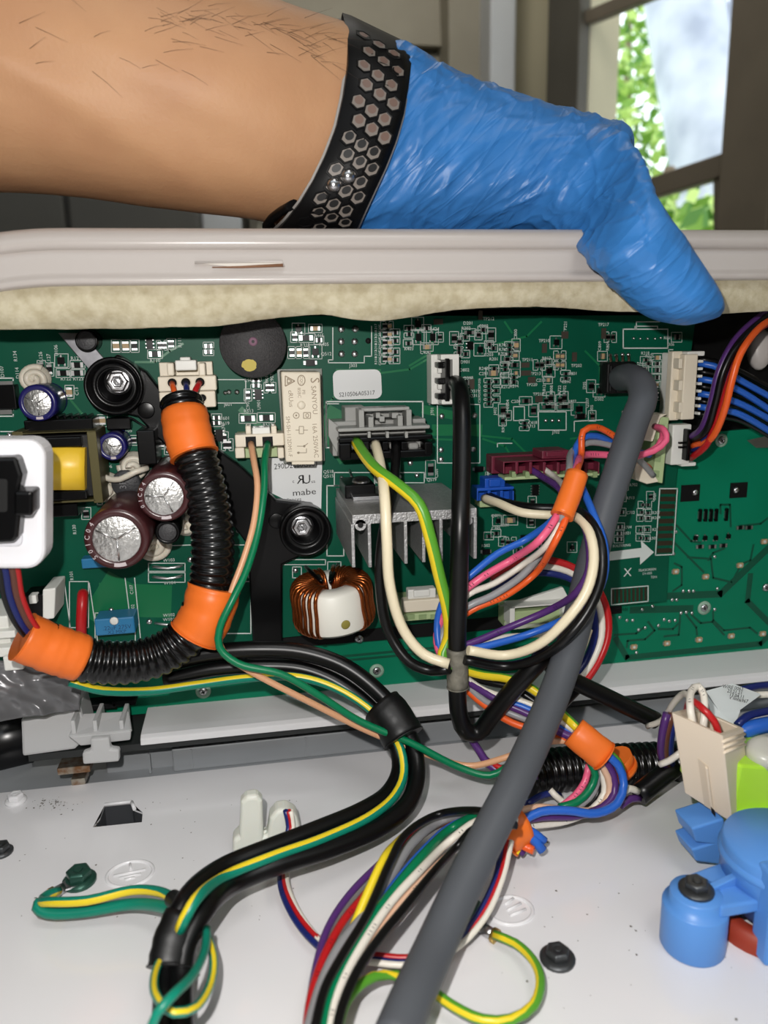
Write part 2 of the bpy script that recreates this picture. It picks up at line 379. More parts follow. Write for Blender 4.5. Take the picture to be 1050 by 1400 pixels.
# ================================================================ control console
con = thing('control_console', 'white plastic control console held up with its circuit boards showing', 'console', (60, 0, -133))
XA, XB = -90.0, 235.0
prof = [(44, 31), (-38, 31), (-43, 30.4), (-45.6, 28.9), (-46.6, 26.6), (-46.3, 25.2), (-45.0, 24.7), (-45.2, 24.0), (-45.8, 22.5), (-46.2, 19.2), (-46.6, 18.2), (-47.4, 17.6), (-47.6, 16.6), (-47.0, 15.9), (-44, 15.7), (-12, 15.7), (-12, 19), (44, 19)]
tb = M(); xs = [XA, -75, -70, -66, -62, -58, -54, -50, -45, -40] + list(np.arange(-20, 236, 15)) 
def sag(x): 
    q = max(0, (-46-x)/24); return q*q*2.6
tb.rings([[(x, y, z-sag(x)*(1 if y < -20 else .6)) for y, z in prof] for x in xs], 0, True, True, True)
tbo = obj('top_bar', tb, m_white, con); me = tbo.data
md = tbo.modifiers.new('edge', 'EDGE_SPLIT'); md.split_angle = math.radians(60)
# recessed slot on the bar face
a, b, c, d = B(266, 359, -46.6), B(386, 357, -46.6), B(388, 365, -46.6), B(330, 366, -46.6)
ms = M(); ms.prism([a, b, c, d], (0, 2.2, 0), 0)
obj('slot', ms, mat('slot_shadow', (196, 190, 180), 0.5), con)
obj('slot_edge', M().tube([a, b, c], .35, 6), m_white, con)
obj('slot_gap', M().tube([B(290, 365.5, -47.0), B(330, 365, -47.0), B(387, 362.5, -47.0)], lambda t: .15+.35*t, 6), mat('slot_dark', (120, 84, 60), .7), con)
# cream insulation paper hanging below the bar, wavy torn edge
wav = [(-40, 449), (0, 450), (40, 450), (90, 450), (140, 449), (180, 449), (240, 447), (300, 445), (350, 438), (400, 432), (440, 430), (480, 436), (520, 439), (560, 434), (620, 424), (700, 420), (760, 420), (830, 425), (880, 427), (960, 430), (1050, 425), (1090, 424)]
pp = M(); rows = []
lowp = spline([B(x, y, -43) for x, y in wav], 2.5)
r_ = random.Random(2)
for th in (0, .7):
    top = [V((p.x, -44.5+th, 16.5-sag(p.x))) for p in lowp]
    mid = [V((p.x, -43.8+th-.5*math.sin(p.x*.11), (16.5+p.z)/2)) for p in lowp]
    bot = [V((p.x, -43+th+1.1*math.sin(p.x*.14+1), p.z+r_.uniform(-.12, .12))) for p in lowp]
    rows += [top, mid, bot] if th == 0 else [bot, mid, top]
pp.rings([[r[i] for r in rows] for i in range(len(lowp))], 0, True, True, True)
obj('paper_strip', pp, mat('cream_paper', (190, 182, 157), 0.85, var=0.0, vscale=320, rgb2=(170, 160, 132), bump=0.5, bscale=700, detail=6), con, label='cream mottled paper lining with wavy lower edge')
obj('inner_shell', M().box((XA, 14, -131), (XB, 17, 19)), m_blackm, con)
obj('top_web', M().box((XA, -12, 10), (XB, 14, 15.6)), m_blackm, con)
# lower ledge
led = M(); lx0 = B(90, 990, -10).x
led.rings([[(x, y, z) for y, z in ((14, -129.5), (-9, -130.0), (-13, -130.3), (-14.6, -131.2), (-15, -133.4), (-14.2, -133.6), (-13.6, -132.6), (14, -132.2))] for x in (B(190, 990, -14).x, XB)], 0, True, True, False)
obj('lower_ledge', led, mat('ledge_white', (222, 221, 222), .3), con, bevel=.3)
obj('ledge_shade_strip', M().box((B(40, 1035, -12).x, -13, -136.2), (XB, 10, -133.7)), mat('ledge_shade', (40, 42, 42), .6), con)  # dark strip painted in for the shadow gap under the ledge
obj('ledge_lip', M().box((B(40, 1040, -8).x, -6, -140.0), (XB, -3, -136.3)), m_grey, con)
# corner block and hinge clip at the left end
m_clip = mat('clip_plastic', (188, 188, 188), 0.3)
cb = M(); cb.prism([B(28, 983, -14), B(62, 980, -14), B(108, 962, -14), B(120, 1008, -14), B(102, 1025, -14), B(30, 1035, -14)], (0, 14, 0)); obj('corner_block', cb, m_clip, con, bevel=1)
cb = M(); a = B(93, 1007, -22); b = B(180, 998, -22)
cb.prism([a, B(106, 976, -12), B(176, 972, -12), b], (0, 1.2, -1.2)); obj('clip_tray', cb, m_clip, con, bevel=.4)
for px in (108, 137, 172):
    q0, q1 = B(px-3, 976, -12), B(px+3, 1004, -21); obj('clip_rib', M().box((q0.x, -21, q1.z-.5), (q0.x+1.4, -8, q0.z+2)), m_clip, con, bevel=.3)
cb = M(); cb.prism([B(95, 1008, -22), B(179, 999, -22), B(178, 1012, -21), B(110, 1020, -21)], (0, 2, 0)); obj('clip_front', cb, m_clip, con, bevel=.4)
cb = M(); cb.prism([B(123, 1010, -24), B(149, 1008, -24), B(151, 1024, -24), B(163, 1025, -24), B(163, 1042, -24), B(113, 1046, -24), B(112, 1030, -24), B(124, 1026, -24)], (0, 3, 0)); obj('clip_tongue', cb, m_clip, con, bevel=.8)
# ================================================================ the person's arm, gloved hand and watch strap
def mesh_of(o):
    dg = bpy.context.evaluated_depsgraph_get(); me = bpy.data.meshes.new_from_object(o.evaluated_get(dg)); return me
def loft(secs, n=28, power=2.3):
    """secs: (top px, bottom px, Y centre, half depth[, power]) -> rings of superellipses"""
    rs = []
    for (tx, ty), (bx, by), y, hd in secs:
        a, b = B(tx, ty, y), B(bx, by, y); c = (a+b)/2; h = (a-b)/2
        ring = []
        for i in range(n):
            t = 2*math.pi*i/n; ct, st = math.cos(t), math.sin(t)
            e = 2/power
            ring.append(c+h*(abs(ct)**e*(1 if ct >= 0 else -1))+V((0, 1, 0))*hd*(abs(st)**e*(1 if st >= 0 else -1)))
        rs.append(ring)
    return rs
def resample(secs, k=5):
    out = []
    A = [V((*a, 0)) for a, b, y, h in secs]; Bq = [V((*b, 0)) for a, b, y, h in secs]; Cq = [V((y, h, 0)) for a, b, y, h in secs]
    for i in range(len(secs)-1):
        for s in range(k):
            t = s/k
            def cr(P):
                p0, p1, p2, p3 = P[max(i-1, 0)], P[i], P[i+1], P[min(i+2, len(P)-1)]
                return p1*(2*t**3-3*t*t+1)+(p2-p0)*.5*(t**3-2*t*t+t)+p2*(-2*t**3+3*t*t)+(p3-p1)*.5*(t**3-t*t)
            a, b, c = cr(A), cr(Bq), cr(Cq); out.append(((a.x, a.y), (b.x, b.y), c.x, c.y))
    out.append(secs[-1]); return out
ARM = [((-130, -112), (-140, 258), -8, 37), ((-60, -98), (-60, 259), -8, 37), ((0, -84), (0, 260), -8, 36), ((110, -60), (95, 266), -8, 35), ((215, -36), (190, 279), -8, 34), ((320, -8), (280, 290), -8, 32), ((400, 16), (345, 299), -8, 29), ((465, 36), (395, 312), -6, 27), ((535, 66), (450, 326), -4, 26)]
PALM = [((535, 66), (450, 330), -4, 26), ((566, 78), (485, 334), -4, 27), ((612, 108), (545, 336), -2, 29), ((685, 136), (635, 335), 0, 31), ((755, 160), (710, 332), -2, 31), ((805, 169), (765, 326), -6, 27), ((836, 178), (800, 308), -10, 20), ((850, 198), (822, 290), -12, 12)]
THUMB = [((770, 172), (690, 300), -14, 17), ((820, 172), (752, 316), -24, 18), ((853, 200), (783, 322), -37, 17), ((876, 246), (797, 340), -53, 14), ((900, 286), (816, 366), -60.5, 12.4), ((928, 325), (838, 388), -60.5, 12.2), ((953, 362), (858, 408), -60.5, 12), ((975, 396), (880, 428), -60.5, 11.5), ((984, 418), (905, 441), -60, 9.5), ((980, 434), (935, 447), -59.5, 5.5)]
def body_mesh(parts, vox, smooth, name):
    m = M()
    for rs in parts: m.rings(rs, 0, True, True, True)
    me = bpy.data.meshes.new('t'); me.from_pydata([(p*S)[:] for p in m.v], [], m.f)
    bm = bmesh.new(); bm.from_mesh(me); bmesh.ops.recalc_face_normals(bm, faces=bm.faces); bm.to_mesh(me); bm.free()
    o = bpy.data.objects.new('t', me); COL.objects.link(o)
    r = o.modifiers.new('r', 'REMESH'); r.mode = 'VOXEL'; r.voxel_size = vox*S
    s = o.modifiers.new('s', 'SMOOTH'); s.iterations = smooth; s.factor = 0.5
    res = mesh_of(o); bpy.data.objects.remove(o)
    for p in res.polygons: p.use_smooth = True
    return res
def finger(pts, radii):
    """tapered closed chain as rings"""
    ps = spline(pts, 2.5); m = M()
    def rad(t):
        k = t*(len(radii)-1); i = min(int(k), len(radii)-2); return radii[i]+(radii[i+1]-radii[i])*(k-i)
    m.tube(ps, lambda t: rad(t)*(math.sqrt(max(0.02, 1-((t-.88)/.12)**2)) if t > .88 else 1), 14)
    n = 14; return [m.v[i*n:(i+1)*n] for i in range(len(m.v)//n)]
# four fingers reach over the console and hook down behind it
FING = []
for k, (px, py, x2, ln, r0) in enumerate(((800, 235, 10, 46, 8.8), (765, 250, 8, 52, 9.2), (725, 262, 5, 48, 8.8), (690, 275, 2, 38, 7.8))):
    p = B(px, py, 8)
    FING.append(finger([p, p+V((x2*.3, 22, 3)), V((p.x+x2*.6, 50, 40)), V((p.x+x2, 56.5, 24)), V((p.x+x2, 56.5, 24-ln*.5)), V((p.x+x2*1.1, 55.5, 24-ln))], [r0*1.15, r0*1.1, r0, r0*.95, r0*.9, r0*.8]))
def disp(me, fn):
    """move each vertex along its normal by fn(point in mm) millimetres"""
    co = [v.co.copy() for v in me.vertices]; no = [v.normal.copy() for v in me.vertices]
    for i, v in enumerate(me.vertices):
        v.co = co[i]+no[i]*fn(co[i]/S, no[i])*S
    me.update()
def toV(me, c): 
    for v in me.vertices: v.co -= V(c)*S
arm = loft(resample(ARM, 6), 36, 2.05)
palm = loft(resample(PALM, 6), 36, 2.35); thumb = loft(resample(THUMB, 6), 28, 2.15)
per = thing('person', 'bare forearm with dark hair and blue gloved hand gripping the console top', 'person', (60, 0, 31.5))
inner = lambda rs, k: [[sum(r, V())/len(r)+(p-sum(r, V())/len(r))*k for p in r] for r in rs]
sk = body_mesh([arm, inner(palm, .78), inner(thumb, .5)]+[inner(f, .82) for f in FING], 1.7, 6, 'skin')
va, vb = B(0, 130, -40), B(400, 200, -35)
def skinbump(p, n):
    d = 0.0
    # tendon / vein ridges along the forearm
    t = (p.x+62)/(B(400, 200, -35).x+62)
    zr = 73+(38-73)*t; d += .8*math.exp(-((p.z-zr+9*t)/4.0)**2)*max(0, -n.y)-.7*math.exp(-((p.z-zr-7)/5.0)**2)*max(0, -n.y)
    return d+.35*noise.noise(p*.06)
disp(sk, skinbump)
ms_ = mat('skin', (186, 142, 105), 0.5, spec=0.35, sss=0.06, vscale=45, rgb2=(178, 133, 98), bump=0.22, bscale=900)
nt = ms_.node_tree
sk.materials.append(ms_); cc = V((-20, 0, 60)); toV(sk, cc)
link('body', sk, cc, per)
# arm hair
hm = M(); rh = random.Random(9)
for k in range(95):
    if k < 65: px, py = rh.uniform(190, 455), 0; py = max(1, -34+(px-215)*.273+rh.uniform(10, 60)) if px > 330 else rh.uniform(2, 60)
    else: px, py = rh.uniform(20, 440), rh.uniform(4, 110)
    # front surface of the arm below this picture point
    fr = (px-0)/465; a, b = B(px, -84+fr*120, -8), B(px, 260+fr*52, -8); c = (a+b)/2; h = (a.z-b.z)/2
    z = B(px, py, -35).z; q = (z-c.z)/h
    if abs(q) > .985: q = .985*(1 if q > 0 else -1); z = c.z+h*q
    hd = 36-7*fr; y = -8-hd*math.sqrt(max(0, 1-q*q))
    p = V((B(px, py, y).x, y-.1, z)); L = rh.uniform(4, 11)
    d = V((rh.uniform(.5, 1.0), -.12, rh.uniform(-.5, .35) if q < .85 else rh.uniform(-.1, .5))).normalized(); e = V((rh.uniform(-.2, .3), -.25, rh.uniform(-.6, .1)))
    hm.tube([p, p+d*L*.5+V((0, -.5, 0)), p+d*L+e*L*.18+V((0, -.5, 0))], lambda t: .05*(1-t*.7), 4)
obj('arm_hair', hm, mat('hair', (52, 36, 26), .5), per, kind='stuff', label='sparse dark arm hair')
# glove
gl = body_mesh([palm, thumb]+FING, 0.75, 6, 'glove')
def ridged(p, ang, f, st, seed, wob=.9):
    ca, sa = math.cos(ang), math.sin(ang)
    a = p.x*ca+p.z*sa; b = -p.x*sa+p.z*ca
    q = V((a*f/st, b*f+wob*noise.noise(V((a*.045, b*.05, seed))), p.y*f*.45+seed))
    return max(0, 1-abs(noise.noise(q))*2.6)**2.2
def lerp(a, b, t): return a+(b-a)*min(1, max(0, t))
gx0, gx1 = B(570, 200, -20).x, B(800, 200, -20).x
tb0, tb1 = B(770, 250, -45), B(960, 420, -60)
def wrinkle(p, n):
    t = (p.x-gx0)/(gx1-gx0)
    if p.y > 30: return 0
    inth = (p.x > gx1-6)
    if not inth:
        ang = math.radians(lerp(62, 48, t)); amp = lerp(.9, .75, t)
        d = amp*ridged(p, ang, .15, 7, 1.3)+.6*ridged(p, ang-.15, .27, 9, 7.7)+.3*ridged(p, ang+.5, .2, 7, 5.2)
        if t < .12: d += .8*noise.noise(V((p.x*.05, p.z*.16, 3)))
    else:
        s = (p-tb0).dot((tb1-tb0).normalized())/(tb1-tb0).length
        ang = math.radians(lerp(40, 22, s)); amp = lerp(1.0, .12, (s-.25)*1.8)
        d = amp*ridged(p, ang, .19, 7, 4.1)+amp*.6*ridged(p, ang-.2, .33, 8, 2.2)+.18*noise.noise(p*.07)
    return .8*d-.4
disp(gl, wrinkle)
mg_ = mat('nitrile_glove', (52, 116, 182), 0.4, spec=0.42, var=0.07, vscale=60, bump=0.12, bscale=500)
nt = mg_.node_tree; N = nt.nodes.new; L_ = nt.links.new
tcg = N('ShaderNodeTexCoord'); prev = None
for ang_, sc_, dst in ((.95, (14, 60, 130), .0014), (.7, (20, 60, 230), .0008)):
    mp = N('ShaderNodeMapping'); mp.inputs['Scale'].default_value = sc_; m0_ = N('ShaderNodeMapping'); m0_.inputs['Rotation'].default_value = (0, ang_, 0); L_(tcg.outputs['Object'], m0_.inputs['Vector']); L_(m0_.outputs['Vector'], mp.inputs['Vector'])
    nz = N('ShaderNodeTexNoise'); nz.inputs['Scale'].default_value = 1; nz.inputs['Detail'].default_value = 1.5; nz.inputs['Distortion'].default_value = .35; L_(mp.outputs['Vector'], nz.inputs['Vector'])
    a_ = N('ShaderNodeMath'); a_.operation = 'SUBTRACT'; a_.inputs[1].default_value = .5; L_(nz.outputs['Fac'], a_.inputs[0])
    b_ = N('ShaderNodeMath'); b_.operation = 'ABSOLUTE'; L_(a_.outputs[0], b_.inputs[0])
    c_ = N('ShaderNodeMapRange'); c_.inputs['From Min'].default_value = 0; c_.inputs['From Max'].default_value = .07; c_.inputs['To Min'].default_value = 1; c_.inputs['To Max'].default_value = 0; L_(b_.outputs[0], c_.inputs['Value'])
    bu = N('ShaderNodeBump'); bu.inputs['Strength'].default_value = .2; bu.inputs['Distance'].default_value = dst; L_(c_.outputs[0], bu.inputs['Height'])
    if prev: L_(prev.outputs['Normal'], bu.inputs['Normal'])
    prev = bu
L_(prev.outputs['Normal'], nt.nodes['Principled BSDF'].inputs['Normal'])
gl.materials.append(mg_); cc = V((60, 0, 50)); toV(gl, cc)
link('glove', gl, cc, per, label='wrinkled blue nitrile glove')
# watch strap -----------------------------------------------------
ws = thing('watch_strap', 'black sport watch strap with grey lined hexagonal holes round the wrist', 'watch strap', B(430, 320, -8))
Lx = [(466, 27), (472, 60), (473, 95), (467, 135), (458, 175), (444, 212), (428, 245), (410, 275), (390, 300), (371, 318)]
Rx = [(560, 72), (560, 92), (556, 125), (550, 160), (540, 195), (527, 228), (513, 258), (498, 290), (489, 310), (482, 326)]
def polyl(P, t):
    k = t*(len(P)-1); i = min(int(k), len(P)-2); u = k-i
    return V((P[i][0]+(P[i+1][0]-P[i][0])*u, P[i][1]+(P[i+1][1]-P[i][1])*u))
def strap(t, u, off=0.0):
    """t 0 top .. 1 bottom along the visible half, u across"""
    l, r = polyl(Lx, t), polyl(Rx, t); p = l*(1-u)+r*u
    q = 2*t-1; bul = math.sqrt(max(0, 1-abs(q)**2.2))
    y = -5-(29.0-2*u*0)*bul-off-1.2*math.sin(math.pi*u)*bul
    w = B(p.x, p.y, y)
    if off:
        d = V((0, -1, 0)); pass
    return w
def strap_ring(u, off):
    """closed loop: front half from the picture, rear half mirrored behind the wrist"""
    fr = [strap(t, u, off) for t in np.linspace(0, 1, 40)]
    a, b = fr[0], fr[-1]; bk = []
    for t in np.linspace(1, 0, 30)[1:-1]:
        q = 2*t-1; bul = math.sqrt(max(0, 1-abs(q)**2.2)); c = a*(1-t)+b*t
        bk.append(V((c.x+6*bul, -5+(26+off)*bul, c.z)))
    return fr+bk
def grow(r, k):
    c = sum(r, V())/len(r); return [p+(p-c).normalized()*k for p in r]
def band(u0, u1, k0, k1, nu=7):
    us = np.linspace(u0, u1, nu)
    rs = [grow(strap_ring(u, 0), k1-(.45 if i in (0, nu-1) else 0)) for i, u in enumerate(us)]
    ins = [grow(strap_ring(u, 0), k0) for u in us[::-1]]
    rs = rs+ins+[rs[0]]
    m = M(); n = len(rs[0]); m.rings(rs, 0, True, False, True); return m
so = obj('strap', band(0, 1, 0.5, 2.6, 9), mat('strap_rubber', (6, 6, 7), 0.45, spec=.2), ws)
obj('strap_lining', band(-.035, 1.03, 0.0, .7, 5), mat('lining', (150, 146, 142), 0.5), ws, label='grey inner layer')
m_hole = [mat('perf_grey', (118, 110, 103), 0.5), mat('perf_dark', (14, 14, 15), .5), mat('strap_rubber', (16, 16, 17), .4), mat('perf_skin', (108, 86, 76), .5)]
def frame_at(t, u):
    c = strap(t, u); dt = (strap(min(1, t+.01), u)-strap(max(0, t-.01), u)).normalized(); du = (strap(t, u+.01)-strap(t, u-.01)).normalized()
    n = du.cross(dt).normalized()
    if n.y > 0: n = -n
    return c, dt, du, n
ctr_ = sum(strap_ring(.5, 0), V())/68
for row in range(14):
    t = .105+row*.064
    for j in range(3):
        u = .30+.21*j+(.05 if row % 2 else -.02); tt = t+(.0 if j != 1 else .0)+(j-1)*.018
        if not .04 < tt < .97: continue
        c, dt, du, n = frame_at(tt, u); c = c+(c-V((ctr_.x, ctr_.y, ctr_.z))).normalized()*2.55
        m = M(); r = 2.25
        hx = lambda rr, h, k0=0: [c+(du*math.cos(math.pi/3*i+math.pi/6+k0)+dt*math.sin(math.pi/3*i+math.pi/6+k0))*rr+n*h for i in range(6)]
        ci = lambda rr, h, k=12, o=0: [c+dt*o+(du*math.cos(2*math.pi*i/k)+dt*math.sin(2*math.pi*i/k))*rr+n*h for i in range(k)]
        m.rings([hx(r*1.18, -.1), hx(r*1.12, .2), hx(r*1.0, .2), hx(r*.86, .02)], 2, True, False, False)
        m.add(hx(r*.90, .04), [tuple(range(6))], 0)
        ball = (row, j) in ((8, 1), (9, 0))
        if not ball:
            m.add(ci(r*.55, .09, 12, -.35), [tuple(range(12))], 3 if row < 6 else 1)
        obj('perforation', m, m_hole, ws)
        if ball: obj('stud', M().lathe([(1.9, -.1), (1.9, .5), (1.5, 1.1), (.8, 1.5), (0, 1.6)], c, n, 14), m_steel, ws, label='polished metal stud')
obj('strap_tail', M().tube(spline([B(372, 318, -8), B(366, 306, -14), B(380, 292, -20), B(400, 280, -28)], 3), 2.2, 10, flat=.6), mat('strap_rubber', (16, 16, 17), .4), ws)
# ================================================================ circuit boards
def pcb_mat(name, a, b, rough):
    return mat(name, a, rough, spec=0.22, vscale=30, rgb2=b, detail=2)
m_pcb = pcb_mat('solder_mask', (0, 76, 56), (0, 84, 62), 0.45)
m_pcb2 = pcb_mat('solder_mask_light', (4, 116, 84), (6, 122, 90), 0.4)
m_silk = mat('silkscreen', (206, 212, 208), 0.6)
m_trace = mat('mask_over_copper', (14, 108, 66), 0.35); m_trace2 = mat('mask_dark_trace', (0, 78, 56), 0.4)
m_tin = mat('solder', (205, 205, 205), 0.3, 1.0); m_tan = mat('ceramic_tan', (176, 150, 112), 0.5); m_cream_p = mat('cream_plastic', (226, 216, 196), 0.4, spec=.45)
m_whitep = mat('connector_white', (226, 226, 220), 0.4); m_tp = mat('test_brown', (74, 66, 58), .45, .4)
m_grn = mat('pale_green_plastic', (170, 188, 140), 0.45); m_greyp = mat('connector_grey', (150, 150, 146), 0.42)
m_dgrey = mat('dark_grey_plastic', (62, 62, 64), .5, bump=.4, bscale=1500); m_hole = mat('hole_dark', (10, 10, 10), .8)
mb = thing('circuit_board', 'large dark green circuit board crowded with components, upright in the console', 'circuit board', (60, 0, -107))
MBP = [(-70, 433), (952, 431), (944, 486), (926, 640), (914, 760), (911, 822), (600, 850), (345, 876), (-70, 912)]
m = M(); m.prism([B(x, y, 0) for x, y in MBP], (0, 1.6, 0)); obj('board', m, m_pcb, mb)
db = thing('display_board', 'lighter green circuit board mounted behind, showing below and beside the dark one', 'circuit board', (90, 6, -128))
DBY = 6.0
m = M(); m.prism([B(x, y, DBY) for x, y in [(108, 800), (900, 700), (905, 596), (1075, 583), (1075, 893), (860, 908), (600, 937), (111, 984)]], (0, 1.6, 0)); obj('board', m, m_pcb2, db)
# black carrier frame between the boards
cf = M(); cf.prism([B(x, y, 3) for x, y in [(335, 560), (400, 560), (640, 700), (850, 800), (850, 838), (610, 868), (340, 890), (110, 925), (112, 985), (66, 985), (60, 890)]], (0, 2.5, 0)); obj('board_carrier', cf, m_blackm, con)
for px, py, w_ in ((130, 966, 30), (170, 960, 16)):
    obj('carrier_rib', M().box(*[tuple(q) for q in ((B(px-w_, py+6, 0).x, -1, B(px, py+4, 0).z), (B(px+w_, py, 0).x, 5.5, B(px, py-4, 0).z))]), m_blackm, con, bevel=.4)
def bb(x0, y0, x1, y1, h1, h0=0.0):
    p, q = B(x0, y1, -h1), B(x1, y0, -h1); return (p.x, -h1, p.z), (q.x, -h0, q.z)
def pp_(m, pts, h1, h0=0.0, mi=0, ms=None):
    return m.prism([B(x, y, -h1) for x, y in pts], (0, h1-h0, 0), mi, ms)
# ---- silkscreen print
NT = [0]; SK = M(); TRC = M(); SK2 = M(); TR2 = M()
XR_, ZU_ = V((1, 0, 0)), V((0, 0, 1))
def strip(m, pts, wd, y, closed=False):
    P = [B(a, b, 0) for a, b in pts] if y == 0 else [B(a, b, y) for a, b in pts]
    if closed: P = P+[P[0]]
    NT[0] += 1; off = V((0, -.05, 0)) if m is SK else V((0, -.012-.0006*(NT[0] % 40), 0))
    for a, b in zip(P, P[1:]):
        d = (b-a); 
        if d.length < 1e-6: continue
        d.normalize(); s = V((-d.z, 0, d.x))*wd*.5
        m.add([a-s-d*wd*.3+off, b-s+d*wd*.3+off, b+s+d*wd*.3+off, a+s-d*wd*.3+off], [(0, 1, 2, 3)])
def sline(*pts, w=.32): strip(SK, pts, w, 0)
def srect(x0, y0, x1, y1, w=.32): strip(SK, [(x0, y0), (x1, y0), (x1, y1), (x0, y1)], w, 0, True)
def stext(s, px, py, hpx=5.5, rot=0, tgt=None):
    c = B(px, py, 0)+V((0, -.05, 0)); a = math.radians(rot)
    text_on(tgt or SK, s, c, hpx*.255, XR_*math.cos(a)+ZU_*math.sin(a), -XR_*math.sin(a)+ZU_*math.cos(a))
def trace(*pts, w=1.0): strip(TRC, pts, w, 0)
# ---- surface mount parts
SMD = {}
NM = {'r': 'chip_resistor', 'c': 'chip_capacitor', 's': 'transistor', 't': 'test_pad', 'i': 'small_chip', 'd': 'diode', 'l': 'light_diode'}
def smd_mesh(k, w, h):
    key = (k, round(w, 1), round(h, 1))
    if key in SMD: return SMD[key]
    m = M(); H = .55; W, D = w/2, h/2; ms = [m_black, m_tin, m_tan, m_tp, m_silk]
    if k in 'rc':
        if w >= h:
            e = w*.24; m.box((-W+e, -H, -D), (W-e, 0, D), 0 if k == 'r' else 2)
            m.box((-W, -H-.05, -D*.96), (-W+e, 0, D*.96), 1); m.box((W-e, -H-.05, -D*.96), (W, 0, D*.96), 1)
        else:
            e = h*.24; m.box((-W, -H, -D+e), (W, 0, D-e), 0 if k == 'r' else 2)
            m.box((-W*.96, -H-.05, -D), (W*.96, 0, -D+e), 1); m.box((-W*.96, -H-.05, D-e), (W*.96, 0, D), 1)
    elif k == 's':
        m.box((-W*.6, -1.0, -D*.62), (W*.6, -.1, D*.62), 0)
        for a, b in ((-.55, -1), (.55, -1), (0, 1)): m.box((W*a-.25, -.35, min(D*b, D*b*.55)), (W*a+.25, 0, max(D*b, D*b*.55)), 1)
    elif k == 't': m.box((-W, -.35, -D), (W, 0, D), 3)
    elif k == 'i':
        m.box((-W*.8, -1.1, -D), (W*.8, -.1, D), 0)
        n = max(2, int(h/1.0))
        for i in range(n):
            z = -D+(i+.5)*h/n
            m.box((-W*1.1, -.4, z-.18), (-W*.8, 0, z+.18), 1); m.box((W*.8, -.4, z-.18), (W*1.1, 0, z+.18), 1)
    elif k == 'd':
        m.box((-W*.7, -1.1, -D), (W*.7, 0, D), 0)
        m.box((-W, -.5, -D*.6), (-W*.7, 0, D*.6), 1); m.box((W*.7, -.5, -D*.6), (W, 0, D*.6), 1)
    elif k == 'l':
        m.box((-W*.7, -.7, -D), (W*.7, 0, D), 2); m.box((-W, -.35, -D*.7), (-W*.7, 0, D*.7), 1); m.box((W*.7, -.35, -D*.7), (W, 0, D*.7), 1)
        m.lathe([(D*.6, .7), (D*.5, .95), (0, 1.0)], (0, 0, 0), (0, -1, 0), 8, 4)
    me = bpy.data.meshes.new(NM[k]); me.from_pydata([(p*S)[:] for p in m.v], [], m.f)
    me.polygons.foreach_set('material_index', m.m)
    for q in ms: me.materials.append(q)
    me.update(); SMD[key] = me; return me
def smd(k, px, py, w, h, parent=None, y=0.0, silk=True):
    c = B(px, py, y); sc = (c-CP).length/FPX*1.0
    W, H = w*.25, h*.25
    if k in 'rc' and parent is None: W *= .92; H *= .86
    link(NM[k], smd_mesh(k, W, H), c, parent or mb)
    if silk and parent is None and k in 'rcs':
        srect(px-w/2-2.2, py-h/2-2.2, px+w/2+2.2, py+h/2+2.2, .2)
